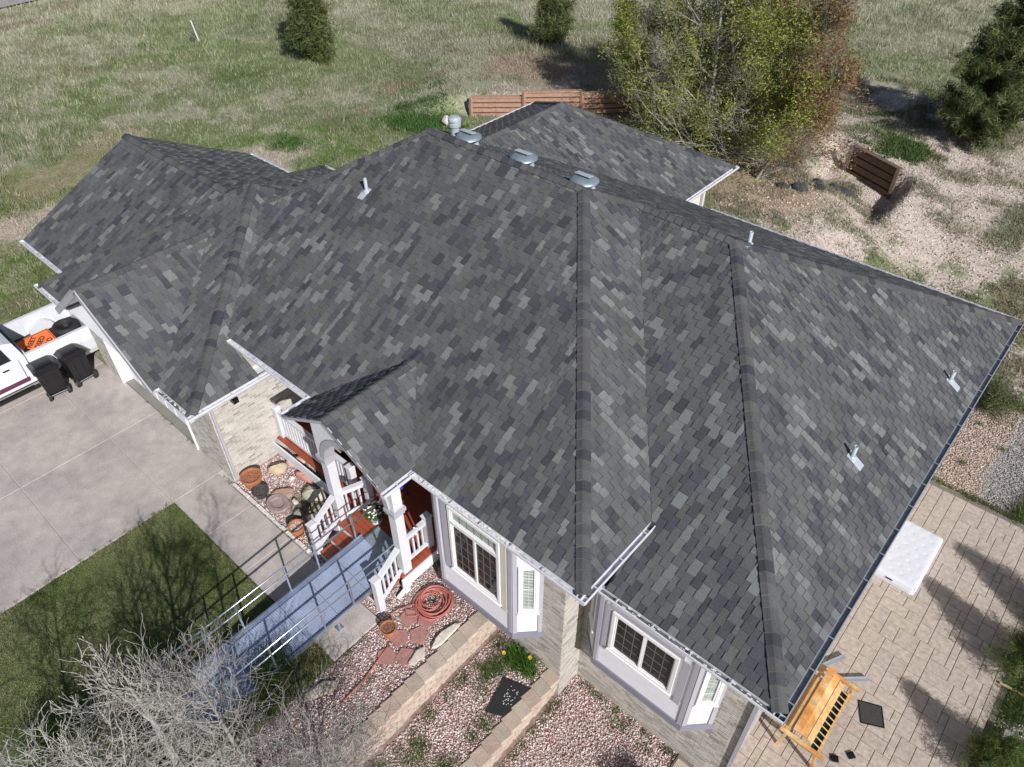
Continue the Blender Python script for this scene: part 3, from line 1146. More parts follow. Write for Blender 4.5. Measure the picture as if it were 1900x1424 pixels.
# garage walls
wl.box(-20.0, -13.3, 4.75, 13.0, -.3, 2.9)
wl.box(-14.93, -13.3, 4.45, 4.75, -.3, 2.9)
wl.box(-20.0, -18.95, 4.45, 4.75, -.3, 2.9)
wl.box(-18.95, -14.93, 4.45, 4.75, 2.2, 2.9)
wl.box(-22.7, -19.9, 5.2, 11.8, -.3, 2.9)
# main body behind the porch and the two window bays
wl.box(-13.3, -7.8, 8.0, 12.8, -.3, 3.5)
wl.box(-7.8, -4.24, 6.2, 12.8, -2.1, 3.5)
wl.box(-13.3, -.72, 12.8, 18.7, -2.1, 2.9)
wl.box(-4.24, -.72, 6.86, 12.8, -2.1, 2.9)
wl.box(-18.1, -10.5, 12.9, 21.9, -.4, 2.9)
wl.build('wall', M['mortar'], house)
brick_face((-13.3, 4.45, 0), (0, 1, 0), (1, 0, 0), 3.55, -.1, 2.85)
brick_face((-14.93, 4.45, 0), (1, 0, 0), (0, -1, 0), 1.63, -.05, 2.85)
brick_face((-20.0, 4.45, 0), (1, 0, 0), (0, -1, 0), 1.05, -.05, 2.85)
brick_face((-7.8, 6.2, 0), (1, 0, 0), (0, -1, 0), 3.56, -1.8, 3.4)
brick_face((-4.24, 6.2, 0), (0, 1, 0), (1, 0, 0), .66, -1.85, 3.4)
brick_face((-4.24, 6.86, 0), (1, 0, 0), (0, -1, 0), 3.52, -1.85, 2.8)
brick_face((-.72, 6.86, 0), (0, 1, 0), (1, 0, 0), 11.8, -1.7, 2.8)
brick_face((-13.3, 8.0, 0), (1, 0, 0), (0, -1, 0), 5.5, .5, 3.4, holes=((2.6, 4.2, 0, 2.7),))
brick_face((-7.8, 6.2, 0), (0, 1, 0), (-1, 0, 0), 1.8, .5, 3.4)
brick_all.build('bricks', M['brick'], house, kind='stuff')
# soffits and fascia
sf = MB()
for (x0, x1, y0, y1, z) in ((-7.8, -3.55, 5.7, 6.25, 3.44), (-4.3, -3.55, 5.7, 12, 3.445), (-13.5, -10.6, 5.7, 8.0, 3.44), (-3.6, -.35, 6.4, 6.9, 2.80),
                            (-.75, -.35, 6.4, 19.2, 2.805), (-20.4, -12.9, 3.97, 4.8, 2.80), (-13.35, -12.9, 3.97, 6.3, 2.805),
                            (-23.1, -19.9, 4.7, 5.3, 2.80), (-23.1, -22.65, 4.7, 12.2, 2.805), (-10.55, -7.7, 5.45, 8.0, 3.56)):
    MB().box(x0, x1, y0, y1, z, z + .02).build('soffit', M['white'], house)
fa = MB()
FAS = [((-13.68, 5.68), (-3.56, 5.68), 3.6), ((-3.56, 5.68), (-3.56, 7.6), 3.6), ((-3.60, 6.37), (-.33, 6.37), 2.96), ((-.33, 6.37), (-.33, 19.27), 2.96),
       ((-14.19, 3.95), (-12.86, 3.95), 2.96), ((-12.86, 3.95), (-12.86, 6.1), 2.96), ((-20.45, 3.95), (-19.02, 3.95), 2.96), ((-20.45, 3.95), (-20.45, 4.65), 2.96),
       ((-23.2, 4.65), (-20.45, 4.65), 2.96), ((-10.63, 4.95), (-10.63, 5.9), 3.6), ((-7.63, 4.95), (-7.63, 5.7), 3.6), ((-9.93, 19.3), (-9.93, 22.5), 2.96),
       ((-23.2, 12.27), (-21.2, 12.27), 2.96)]
for (a, b, z) in FAS:
    MB().beam((a[0], a[1], z - .085), (b[0], b[1], z - .085), .025, .17).build('fascia', M['trim'], house)
# rake boards: left wing gable, garage gable, porch gable
for s_ in (-1, 1):
    MB().beam((-23.20, 8.46 + s_ * 3.8, 2.86), (-23.20, 8.46, 4.76), .03, .17).build('rake_board', M['trim'], house)
    MB().beam((-16.605 + s_ * 2.42, 3.735, 2.88), (-16.605, 3.735, zgg - .06), .03, .18).build('rake_board', M['trim'], house)
    MB().beam((-9.13 + s_ * 1.53, 4.915, E0 - .035), (-9.13, 4.915, zp - .045), .02, .09).build('rake_board', M['trim'], house)
gg = MB()
gg.face([(-19.0, 4.43, 2.8), (-14.2, 4.43, 2.8), (-16.605, 4.43, zgg - .1)])
gg.build('gable_panel', M['siding'], house)
gs = MB()   # soffit strips under the garage gable rake and under the porch rakes
for s_ in (-1, 1):
    gs.face([(-16.605, 3.72, zgg - .05), (-16.605, 4.45, zgg - .05), (-16.605 + s_ * 2.4, 4.45, 2.90), (-16.605 + s_ * 2.4, 3.72, 2.90)])
gs.build('rake_soffit', M['trim'], house)

# garage door: sectional with raised panels
gd = MB()
gd.box(-18.95, -14.95, 4.70, 4.76, 0.0, 2.2)
gdo = gd.build('garage_door', M['siding'], house)
for r in range(4):
    for c_ in range(8):
        x0 = -18.9 + c_ * .495
        MB().bbox(x0 + .04, x0 + .46, 4.685, 4.70, .04 + r * .54, .50 + r * .54, .004).build('door_panel', M['siding'], gdo)
jam = MB()
jam.box(-18.98, -18.93, 4.40, 4.72, 0, 2.25)
jam.box(-14.98, -14.93, 4.40, 4.72, 0, 2.25)
jam.box(-18.98, -14.93, 4.40, 4.72, 2.2, 2.27)
jam.build('door_frame', M['white'], house)
# wall lantern beside the garage door
lan = MB()
lan.lathe([(.0, .16), (.06, .15), (.13, .09), (.15, .07), (.15, .05)], (-13.95, 4.28, 2.0), 14)
lan.beam((-13.95, 4.44, 2.1), (-13.95, 4.3, 2.16), .04, .04)
lo = lan.build('wall_lantern', M['black'], house)
MB().lathe([(.11, .05), (.085, -.12), (.05, -.16), (0, -.16)], (-13.95, 4.28, 2.0), 12).build('lantern_glass', M['lamp'], lo)
MB().box(-13.29, -13.12, 5.0, 5.14, 2.32, 2.44).build('security_light', M['black'], house)


# ------------------------------------------------------------------ gutters and downspouts
def gutter(a, b, z, out, straps=(), matl='gutter', inner='gutterin', dirt=0., w=.115):
    a, b, out = Vector((*a, z)), Vector((*b, z)), Vector((*out, 0))
    d = (b - a).normalized()
    prof = [(0, 0), (0, -.11), (w - .03, -.11), (w, -.05), (w, 0), (w - .018, .004), (w - .018, -.008), (w - .006, -.05), (w - .034, -.102), (.006, -.102), (.006, 0)]
    mb = MB()
    ring = lambda p: [p + out * u + Vector((0, 0, v)) for u, v in prof]
    ra, rb = ring(a), ring(b)
    n = len(prof)
    mb.mesh(ra + rb, [(i, (i + 1) % n, (i + 1) % n + n, i + n) for i in range(n)])
    for q in (a, b):
        mb.face([q + out * u + Vector((0, 0, v)) for u, v in prof[:5]])
    g_ = mb.build('gutter', M[matl], house)
    fl = MB()
    fl.face([a + out * .007 + Vector((0, 0, -.055)), b + out * .007 + Vector((0, 0, -.055)), b + out * (w - .009) + Vector((0, 0, -.055)), a + out * (w - .009) + Vector((0, 0, -.055))])
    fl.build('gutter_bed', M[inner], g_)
    L_ = (b - a).length
    st = MB()
    k = .35
    while k < L_:
        p = a + d * k
        st.beam(p + Vector((0, 0, .002)), p + out * w + Vector((0, 0, .002)), .022, .006)
        k += .72
    if st.f:
        st.build('gutter_strap', M[matl], g_)
    if dirt:
        db = MB()
        for i in range(int(L_ * 55 * dirt)):
            t = random.uniform(0, L_)
            if vn1(t * .8 + a.x) < .42:
                continue
            p = a + d * t + out * random.uniform(.01, .07) + Vector((0, 0, random.uniform(-.055, -.03)))
            r = random.uniform(.008, .02)
            db.beam(p - d * r * 1.6, p + d * r * 1.6, r, r * .5)
        if db.f:
            db.build('gutter_debris', M['debris'], g_)
    return g_


def vn1(t):
    return float(vnoise(np.array(t), np.array(3.3)))


def downspout(p0, p1, w=.075, d=.055, matl='trim', elbow=None):
    mb = MB()
    mb.beam(p0, p1, w, d, up=(0, 1, 0) if abs(p0[1] - p1[1]) < .01 else (0, 0, 1))
    if elbow:
        mb.beam(elbow, p0, w * .95, d * .95, up=(0, 1, .1))
    mb.build('downspout', M[matl], house)


gutter((-13.70, 5.65), (-10.68, 5.65), 3.595, (0, -1), dirt=1.0)
gutter((-7.55, 5.65), (-3.43, 5.65), 3.595, (0, -1), dirt=2.2)
gutter((-3.53, 5.545), (-3.53, 7.62), 3.594, (1, 0))
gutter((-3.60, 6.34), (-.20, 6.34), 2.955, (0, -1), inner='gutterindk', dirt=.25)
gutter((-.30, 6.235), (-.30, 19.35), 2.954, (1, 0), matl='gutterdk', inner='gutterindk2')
gutter((-14.19, 3.92), (-12.73, 3.92), 2.955, (0, -1), inner='gutterindk', dirt=.5)
gutter((-12.83, 3.815), (-12.83, 6.12), 2.954, (1, 0))
gutter((-20.58, 3.92), (-19.02, 3.92), 2.955, (0, -1), dirt=.8)
gutter((-23.25, 4.62), (-20.5, 4.62), 2.955, (0, -1), dirt=1.4)
gutter((-10.66, 4.92), (-10.66, 5.9), 3.594, (-1, 0))
gutter((-7.60, 4.88), (-7.60, 5.92), 3.594, (1, 0))
gutter((-9.90, 19.3), (-9.90, 22.6), 2.955, (1, 0))
gutter((-23.2, 12.3), (-20.5, 12.3), 2.955, (0, 1))
gutter((-20.48, 13.4), (-19.8, 13.4), 2.955, (0, 1))
gutter((-18.7, 13.5), (-18.7, 22.5), 2.955, (-1, 0))
gutter((-9.0, 19.3), (-.3, 19.3), 2.955, (0, 1))
downspout((-13.27, 4.50, 2.75), (-13.27, 4.50, .05), elbow=(-12.78, 4.45, 2.88))
downspout((-.67, 6.83, 2.7), (-.67, 6.83, -1.6), elbow=(-.27, 6.5, 2.86))
downspout((-10.45, 21.6, 2.7), (-10.45, 21.6, -.2), elbow=(-9.95, 21.6, 2.86))


# ------------------------------------------------------------------ bays and windows
def local_frame(o, ud, nd):
    o, ud, nd = Vector(o), Vector(ud).normalized(), Vector(nd).normalized()
    return lambda u, v, d: o + ud * u + Vector((0, 0, v)) + nd * d


def lbox(T, u0, u1, v0, v1, d0, d1, mb=None):
    mb = mb or MB()
    v = [T(u0, v0, d0), T(u1, v0, d0), T(u1, v0, d1), T(u0, v0, d1), T(u0, v1, d0), T(u1, v1, d0), T(u1, v1, d1), T(u0, v1, d1)]
    mb.mesh(v, [(0, 1, 2, 3), (4, 7, 6, 5), (0, 4, 5, 1), (1, 5, 6, 2), (2, 6, 7, 3), (3, 7, 4, 0)])
    return mb


def window(T, u0, u1, v0, v1, parent, cols=2, rows=4, sashes=1, transom=None, glass='glassg', blinds=True):
    fr = MB()
    d1 = .055
    w = .062
    for (a, b, c_, d_) in ((u0, u1, v0, v0 + w), (u0, u1, v1 - w, v1), (u0, u0 + w, v0 + w, v1 - w), (u1 - w, u1, v0 + w, v1 - w)):
        lbox(T, a, b, c_, d_, .0, d1, fr)
    tb = v1 - w
    if transom:
        lbox(T, u0 + w, u1 - w, transom - .05, transom + .05, 0, d1, fr)
    lbox(T, u0 - .02, u1 + .02, v0 - .035, v0 - .001, 0, .08, fr)
    fo = fr.build('window', M['vinyl'], parent)
    regions = []
    if transom:
        regions.append((u0 + w, u1 - w, transom + .05, v1 - w, 6, 1, 'glassg'))
    top = (transom - .05) if transom else v1 - w
    for s_ in range(sashes):
        a = u0 + w + (u1 - u0 - 2 * w) * s_ / sashes
        b = u0 + w + (u1 - u0 - 2 * w) * (s_ + 1) / sashes
        regions.append((a, b, v0 + w, top, cols, rows, glass))
    sm, mu, bl = MB(), MB(), MB()
    for k, (a, b, c_, d_, nc, nr, gl) in enumerate(regions):
        s = .032
        dep = .018 if k % 2 else .028
        for (p, q, r, t) in ((a, b, c_, c_ + s), (a, b, d_ - s, d_), (a, a + s, c_ + s, d_ - s), (b - s, b, c_ + s, d_ - s)):
            lbox(T, p, q, r, t, 0, dep + .012, sm)
        gl_ = lbox(T, a + s, b - s, c_ + s, d_ - s, -.004, .006).build('pane', M[gl], fo)
        for i in range(1, nc):
            u = a + s + (b - a - 2 * s) * i / nc
            lbox(T, u - .006, u + .006, c_ + s, d_ - s, .006, .013, mu)
        for i in range(1, nr):
            v = c_ + s + (d_ - c_ - 2 * s) * i / nr
            lbox(T, a + s, b - s, v - .006, v + .006, .006, .0125, mu)
        if blinds and (gl == 'glassg'):
            nbl = int((d_ - c_ - 2 * s) / .05)
            for i in range(nbl):
                v = c_ + s + .02 + i * .05
                lbox(T, a + s + .01, b - s - .01, v, v + .021, .0062, .0072, bl)
    sm.build('sash', M['vinyl'], fo)
    mu.build('muntin', M['muntind'] if glass == 'glass' else M['muntin'], fo)
    if bl.f:
        bl.build('blind', M['blind'], fo)
    return fo


M['muntin'] = mat('muntin_green_white', (.5, .56, .53), .5, 0)
M['muntind'] = mat('muntin_in_glass', (.13, .155, .145), .5, 0)


def bay(xl, xr, yf, yw, zb, zt, kind):
    """45 degree bay; front from xl to xr at yf, returning to the wall at yw"""
    dp = yw - yf
    root = MB()
    outline = [(xl - dp, yw), (xl, yf), (xr, yf), (xr + dp, yw)]
    # shell
    for i in range(3):
        a, b = outline[i], outline[i + 1]
        root.face([(a[0], a[1], zb), (b[0], b[1], zb), (b[0], b[1], zt), (a[0], a[1], zt)])
    root.face([(p[0], p[1], zb) for p in outline][::-1])
    ro = root.build('bay_window', M['siding'], house)
    r2 = math.sqrt(.5)
    Tf = local_frame((xl, yf, 0), (1, 0, 0), (0, -1, 0))
    Tr = local_frame((xr, yf, 0), (r2, r2, 0), (r2, -r2, 0))
    Tl = local_frame((xl - dp, yw, 0), (r2, -r2, 0), (-r2, -r2, 0))
    W_, sd = xr - xl, dp / r2
    # slate band at the foot, mitred by running past the corners
    bd = MB()
    o2 = [(xl - dp - .05, yw), (xl - .02, yf - .035), (xr + .02, yf - .035), (xr + dp + .05, yw)]
    for i in range(3):
        a, b = o2[i], o2[i + 1]
        bd.face([(a[0], a[1], zb), (b[0], b[1], zb), (b[0], b[1], zb + .20), (a[0], a[1], zb + .20)])
    bd.face([(p[0], p[1], zb + .20) for p in o2])
    bd.face([(p[0], p[1], zb) for p in o2][::-1])
    bd.build('foot_band', M['band'], ro)
    # horizontal lap siding under the windows: each board its own proud strip
    for T, wd, vt in ((Tf, W_, 1.08), (Tr, sd, 1.10), (Tl, sd, 1.10)):
        sg = MB()
        v = zb + .22
        while v < vt - .05:
            vs = [T(.10, v, .014), T(wd - .10, v, .014), T(wd - .10, v + .098, .004), T(.10, v + .098, .004)]
            sg.face(vs)
            sg.face([T(.10, v, 0), T(wd - .10, v, 0), T(wd - .10, v, .014), T(.10, v, .014)])
            v += .10
        sg.build('siding_board', M['siding'], ro)
    tr = MB()
    for T, wd in ((Tf, W_), (Tr, sd), (Tl, sd)):
        lbox(T, 0, .085, zb + .2, zt, 0, .03).build('corner_board', M['trim'], ro)
        lbox(T, wd - .085, wd, zb + .2, zt, 0, .03).build('corner_board', M['trim'], ro)
    if kind == 1:
        b_ = MB()
        lbox(Tf, .20, .34, 1.0, 3.2, 0, .035, b_)
        b_.build('side_board', M['trim'], ro)
        b_ = MB()
        lbox(Tf, 1.74, 1.87, 1.0, 3.2, 0, .03, b_)
        b_.build('side_board', M['beige'], ro)
        window(Tf, .40, 1.72, 1.14, 3.14, ro, cols=3, rows=5, sashes=2, transom=2.70, glass='glass', blinds=True)
        window(Tr, .11, .50, 1.14, 2.66, ro, cols=2, rows=4)
        window(Tl, .11, .50, 1.14, 2.66, ro, cols=2, rows=4)
    else:
        b_ = MB()
        lbox(Tf, .14, .24, .95, 2.5, 0, .035, b_)
        lbox(Tf, W_ - .27, W_ - .14, .95, 2.4, 0, .035, b_)
        lbox(Tf, .24, W_ - .27, 2.40, 2.52, 0, .036, b_)
        b_.build('side_board', M['trim'], ro)
        window(Tf, .30, 1.66, 1.12, 2.36, ro, cols=3, rows=4, sashes=2, glass='glass', blinds=False)
        window(Tr, .11, .50, 1.18, 2.42, ro, cols=2, rows=4)
        window(Tl, .11, .50, 1.18, 2.42, ro, cols=2, rows=4)
    return ro


bay(-7.18, -5.18, 5.775, 6.19, .18, 3.43, 1)
bay(-3.65, -1.646, 6.445, 6.85, .14, 2.80, 2)
# entry door in the porch recess
ed = MB().box(-10.7, -9.1, 7.93, 7.99, .5, 2.6).build('front_door', M['dark'], house)
MB().box(-10.75, -10.65, 7.9, 7.99, .5, 2.7).box(-9.15, -9.05, 7.9, 7.99, .5, 2.7).box(-10.75, -9.05, 7.9, 7.985, 2.6, 2.7).build('door_frame', M['white'], house)

# ------------------------------------------------------------------ roof furniture
for k, (x, y) in enumerate(((-12.33, 12.3), (-10.55, 12.3), (-8.79, 12.3))):
    z = Zroof(x, y)
    v = MB()
    v.lathe([(.17, -.1), (.17, .1), (.0, .1)], (x, y, z), 24)
    v.lathe([(.27, -.12), (.24, .0), (.2, .03)], (x, y, z), 20)
    vo = v.build('roof_vent', M['galvlt'], house)
    lg = MB()
    for a in range(4):
        t = a * math.pi / 2 + .5
        lg.beam((x + .16 * math.cos(t), y + .16 * math.sin(t), z - .02), (x + .2 * math.cos(t), y + .2 * math.sin(t), z + .16), .03, .03)
    lg.build('bracket', M['galv'], vo)
    MB().lathe([(.0, .245), (.16, .24), (.25, .21), (.325, .165), (.33, .14), (.315, .14), (.28, .15), (0, .15)], (x, y, z - .01), 32).build('dome', M['galv'], vo, smooth=True)
    MB().beam((x - .03, y - .07, z + .285), (x - .03, y + .09, z + .26), .40, .018).build('solar_panel', M['galvlt'], vo)
    MB().beam((x - .03, y - .05, z + .262), (x - .03, y + .07, z + .24), .34, .03).build('panel_back', M['black'], vo)
x, y = -12.95, 12.45
z = Zroof(x, y)
fl = MB()
fl.lathe([(.11, -.2), (.11, .30), (.10, .32)], (x, y, z), 20)
fo = fl.build('flue_pipe', M['pipe'], house)
MB().lathe([(.155, .28), (.16, .36), (.14, .37), (.14, .40), (.165, .41), (.165, .47), (.12, .52), (0, .54)], (x, y, z), 24).build('flue_cap', M['pipe'], fo)
MB().lathe([(.26, -.12), (.2, -.03), (.115, .03)], (x, y, z), 18).build('flashing', M['galvlt'], fo)
for k, (x, y, h) in enumerate(((-13.46, 9.88, .34), (-1.48, 11.27, .30), (-.84, 15.35, .27), (-5.14, 13.15, .30))):
    z = Zroof(x, y)
    on_end = x > -3
    po = MB().lathe([(.042, -.15), (.042, h), (.033, h), (.033, h - .08), (0, h - .08)], (x, y, z), 16).build('vent_pipe', M['pipe'], house, smooth=True)
    MB().lathe([(.032, h - .07), (0, h - .069)], (x, y, z), 12).build('bore_shade_disc', M['black'], po)  # black disc painting in the shade down the open pipe
    f = MB()
    f.lathe([(.095, -.05), (.085, .02), (.05, .045)], (x, y, z + .01), 16)
    if on_end:
        f.mesh([(x - .08, y - .1, Zroof(x - .08, y) + .02), (x + .24, y - .1, Zroof(x + .24, y) + .024), (x + .24, y + .1, Zroof(x + .24, y) + .024), (x - .08, y + .1, Zroof(x - .08, y) + .02),
                (x + .24, y - .1, Zroof(x + .24, y) - .01), (x + .24, y + .1, Zroof(x + .24, y) - .01)], [(0, 1, 2, 3), (1, 4, 5, 2)])
    else:
        s_ = -1 if y < ya else 1
        f.mesh([(x - .1, y + .08, Zroof(x, y + .08) + .02), (x + .1, y + .08, Zroof(x, y + .08) + .02), (x + .1, y - .24, Zroof(x, y - .24) + .024), (x - .1, y - .24, Zroof(x, y - .24) + .024),
                (x - .1, y - .24, Zroof(x, y - .24) - .01), (x + .1, y - .24, Zroof(x, y - .24) - .01)], [(0, 1, 2, 3), (3, 2, 5, 4)])
    f.build('flashing', M['galvlt'], po)

# ================================================================== PORCH
porch = thing('porch', 'white railed front porch with red stained deck, arched fascia and steps', 'porch', (-9.1, 5.6, 0))
dk = MB()
yy = 5.12
k = 0
bw = .14
# deck boards run along x
while yy < 7.95:
    xl_ = -10.35 if yy < 5.72 else -13.28
    MB().bbox(xl_, -7.74 if yy < 6.1 else -7.82, yy, yy + bw - .006, .46, .50, .004).build('deck_board', M['red'], porch)
    yy += bw
for st, (ya_, z_) in enumerate(((4.80, .33), (4.48, .165))):
    for q in range(2):
        MB().bbox(-9.85, -7.86, ya_ + q * .16, ya_ + q * .16 + .154, z_ - .04, z_, .004).build('step_board', M['red'], porch)
    MB().box(-9.85, -7.86, ya_ + .32, ya_ + .34, z_ - .0, z_ + .13).build('riser', M['white'], porch)
MB().box(-9.85, -7.86, 4.46, 4.478, 0, .12).build('riser', M['white'], porch)
MB().box(-13.28, -10.36, 5.66, 5.70, .14, .455).build('rim_board', M['white'], porch)
MB().box(-10.38, -10.34, 5.09, 5.70, .14, .456).build('rim_board', M['white'], porch)
MB().box(-10.36, -9.86, 5.07, 5.11, .14, .455).build('rim_board', M['white'], porch)
MB().box(-7.735, -7.70, 5.08, 6.18, .14, .455).build('rim_board', M['white'], porch)
br = MB()
br.beam((-7.72, 5.16, .2), (-7.72, 5.16, 0), .12, .12)
br.beam((-7.72, 5.3, .14), (-7.72, 4.9, -.02), .06, .1)
br.build('deck_post', M['white'], porch)


def post(x, y, z0, z1, w=.20, cap_=True):
    p = MB().box(x - w / 2, x + w / 2, y - w / 2, y + w / 2, z0, z1)
    return p


for x_ in (-10.02, -7.86):
    po = post(x_, 5.31, .5, 2.6, .21).build('arch_post', M['porchwhite'], porch)
    c_ = MB()
    c_.box(x_ - .16, x_ + .16, 5.31 - .16, 5.31 + .16, 2.50, 2.60)
    c_.bbox(x_ - .135, x_ + .135, 5.31 - .135, 5.31 + .135, 2.60, 2.66, .02)
    c_.box(x_ - .135, x_ + .135, 5.31 - .135, 5.31 + .135, 2.42, 2.50)
    c_.build('capital', M['trim'], po)
# arched fascia: front face, soffit of the arch
ar = MB()
xc, hw, zs_, rise = -8.93, .94, 2.60, .90
yf_, yb_ = 5.20, 5.42
def ztop(x_):
    return min(E0 + .56 * (min(x_ + 10.66, -7.6 - x_)), zp) - .04
N = 28
xsA = [-10.14] + [xc - hw + 2 * hw * i / N for i in range(N + 1)] + [-7.74]
arc = lambda x_: zs_ + rise * math.sqrt(max(0, 1 - ((x_ - xc) / hw) ** 2)) if abs(x_ - xc) < hw - 1e-6 else zs_
for i in range(len(xsA) - 1):
    a, b = xsA[i], xsA[i + 1]
    for yq in (yf_, yb_):
        q = [(a, yq, arc(a)), (b, yq, arc(b)), (b, yq, ztop(b)), (a, yq, ztop(a))]
        ar.face(q if yq == yf_ else q[::-1])
ar.face([(-10.14, yf_, zs_), (-10.14, yf_, ztop(-10.14)), (-10.14, yb_, ztop(-10.14)), (-10.14, yb_, zs_)])
ar.face([(-7.74, yf_, zs_), (-7.74, yb_, zs_), (-7.74, yb_, ztop(-7.74)), (-7.74, yf_, ztop(-7.74))])
aro = ar.build('arch_fascia', M['white'], porch)
so = MB()
for i in range(len(xsA) - 1):
    a, b = xsA[i], xsA[i + 1]
    so.face([(a, yf_ - .02, arc(a)), (a, yb_, arc(a)), (b, yb_, arc(b)), (b, yf_ - .02, arc(b))])
for i in range(N):
    t0, t1 = math.pi * (1 - i / N), math.pi * (1 - (i + 1) / N)
    P0 = lambda t, e: (xc + (hw + e) * math.cos(t), zs_ + (rise + e) * math.sin(t))
    a, b, c_, d_ = P0(t0, -.005), P0(t1, -.005), P0(t1, .13), P0(t0, .13)
    yt = yf_ - .035
    so.face([(a[0], yt, a[1]), (b[0], yt, b[1]), (c_[0], yt, c_[1]), (d_[0], yt, d_[1])])
    so.face([(d_[0], yt, d_[1]), (c_[0], yt, c_[1]), (c_[0], yf_, c_[1]), (d_[0], yf_, d_[1])])
    so.face([(a[0], yt, a[1]), (a[0], yb_, a[1]), (b[0], yb_, b[1]), (b[0], yt, b[1])])
so.build('arch_trim', M['trim'], aro)


def railing(p, q, h=.92, parent=porch, gap=.125, zoff=(.0, .0)):
    p, q = Vector(p), Vector(q)
    r = MB()
    upv = Vector((0, 0, 1))
    r.beam(p + upv * (h - .03), q + upv * (h - .03), .11, .05)
    r.beam(p + upv * (h - .10), q + upv * (h - .10), .05, .09)
    ro = r.build('railing', M['porchwhite'], parent)
    MB().beam(p + upv * .12, q + upv * .12, .05, .09).build('bottom_rail', M['porchwhite'], ro)
    L_ = Vector((q.x - p.x, q.y - p.y)).length
    n = max(1, int(L_ / gap))
    for i in range(1, n):
        a = p.lerp(q, i / n)
        MB().box(a.x - .019, a.x + .019, a.y - .019, a.y + .019, a.z + .14, a.z + h - .11).build('baluster', M['porchwhite'], ro)


def newel(x_, y_, z0, z1, w=.15):
    b = MB().box(x_ - w / 2, x_ + w / 2, y_ - w / 2, y_ + w / 2, z0, z1)
    b.bbox(x_ - w / 2 - .02, x_ + w / 2 + .02, y_ - w / 2 - .02, y_ + w / 2 + .02, z1, z1 + .05, .02)
    b.build('newel_post', M['porchwhite'], porch)


railing((-13.25, 5.98, .5), (-10.35, 5.98, .5))
newel(-13.2, 5.98, .5, 1.5)
newel(-10.25, 5.93, .5, 1.5)
newel(-9.72, 5.95, .5, 1.5)
railing((-9.95, 5.32, .5), (-9.74, 5.9, .5))
railing((-7.92, 5.40, .5), (-7.92, 6.06, .5))
newel(-7.92, 6.1, .5, 1.5)
newel(-9.93, 4.50, -.02, 1.05)
newel(-7.80, 4.50, -.02, 1.05)
railing((-9.98, 5.20, .48), (-9.93, 4.56, .12), gap=.11)
railing((-7.85, 5.20, .48), (-7.80, 4.56, .12), gap=.11)
# items on the porch
pl_o = thing('flower_planter', 'planter of white and green flowers on the porch by the rail', 'planter', (-9.3, 5.75, .5))
MB().lathe([(.12, 0), (.17, .28), (.19, .30), (.17, .31)], (-9.3, 5.75, .5), 18).build('pot', M['white'], pl_o)
V = []
fl_ = MB()
for i in range(900):
    t, r_ = random.uniform(0, 6.28), .26 * math.sqrt(random.random())
    z_ = .5 + .30 + .20 * (1 - (r_ / .27) ** 2) + random.uniform(-.05, .05)
    c = Vector((-9.3 + r_ * math.cos(t), 5.75 + r_ * math.sin(t), z_))
    u = Vector((random.gauss(0, 1), random.gauss(0, 1), random.gauss(0, .6))).normalized() * .03
    w_ = u.cross(Vector((random.random(), random.random(), 1))).normalized() * .014
    fl_.face([c - u, c + w_, c + u, c - w_], random.choice(((.10, .16, .03), (.06, .10, .02), (.16, .2, .06))))
fl_.build('foliage', M['leaf'], pl_o)
pe = MB()
for i in range(46):
    t, r_ = random.uniform(0, 6.28), .27 * math.sqrt(random.random())
    c = (-9.3 + r_ * math.cos(t), 5.75 + r_ * math.sin(t), .5 + .36 + .19 * (1 - (r_ / .28) ** 2))
    pe.lathe([(0, .0), (.018, .006), (.026, .014)], c, 6)
pe.build('blossom', M['petal'], pl_o)
rc = thing('folding_chair', 'red folding camp chair with blue edging on the porch deck', 'chair', (-9.55, 6.45, .5))
MB().box(-9.78, -9.33, 6.3, 6.75, .90, .93).build('seat', M['redchair'], rc)
MB().beam((-9.55, 6.78, .92), (-9.55, 6.92, 1.35), .45, .02, up=(0, 1, 0)).build('backrest', M['redchair'], rc)
MB().box(-9.31, -9.27, 6.3, 6.8, .93, 1.12).build('armrest', M['blue'], rc)
for a in (-9.76, -9.35):
    for b in (6.32, 6.73):
        MB().box(a - .012, a + .012, b - .012, b + .012, .5, .9).build('leg', M['black'], rc)
cu = thing('striped_cushion', 'beige striped cushion on the left end of the porch', 'cushion', (-12.0, 6.5, .5))
cm = MB()
for i in range(7):
    cm.bbox(-11.9 + i * .09, -11.9 + i * .09 + .088, 6.35, 6.8, .9, 1.02 + .03 * math.sin(i * .5), .02, (1, 1, 1))
tag(cm.build('padding', M['orange2'], cu), '', '') if False else None
cu2 = MB()
for i in range(5):
    cu2.box(-11.89 + i * .125, -11.85 + i * .125, 6.34, 6.81, 1.04, 1.055)
cu2.build('stripe', M['dark'], cu)
cm.build('padding', M['beige'], cu)
MB().box(-11.9, -11.3, 6.4, 6.75, .5, .9).build('base', M['black'], cu)

# ================================================================== RAMP
ramp = thing('aluminium_ramp', 'long aluminium wheelchair ramp with tubular handrails leading up to the porch', 'ramp', (-8.9, 1.5, 0))
T0, T1 = Vector((-8.58, 5.20, .545)), Vector((-8.9, .05, .06))
dd = (T1 - T0)
Lr = dd.length
dn = dd.normalized()
sdv = Vector((-dn.y, dn.x, 0)).normalized()
if sdv.x < 0:
    sdv = -sdv
hwid = .62
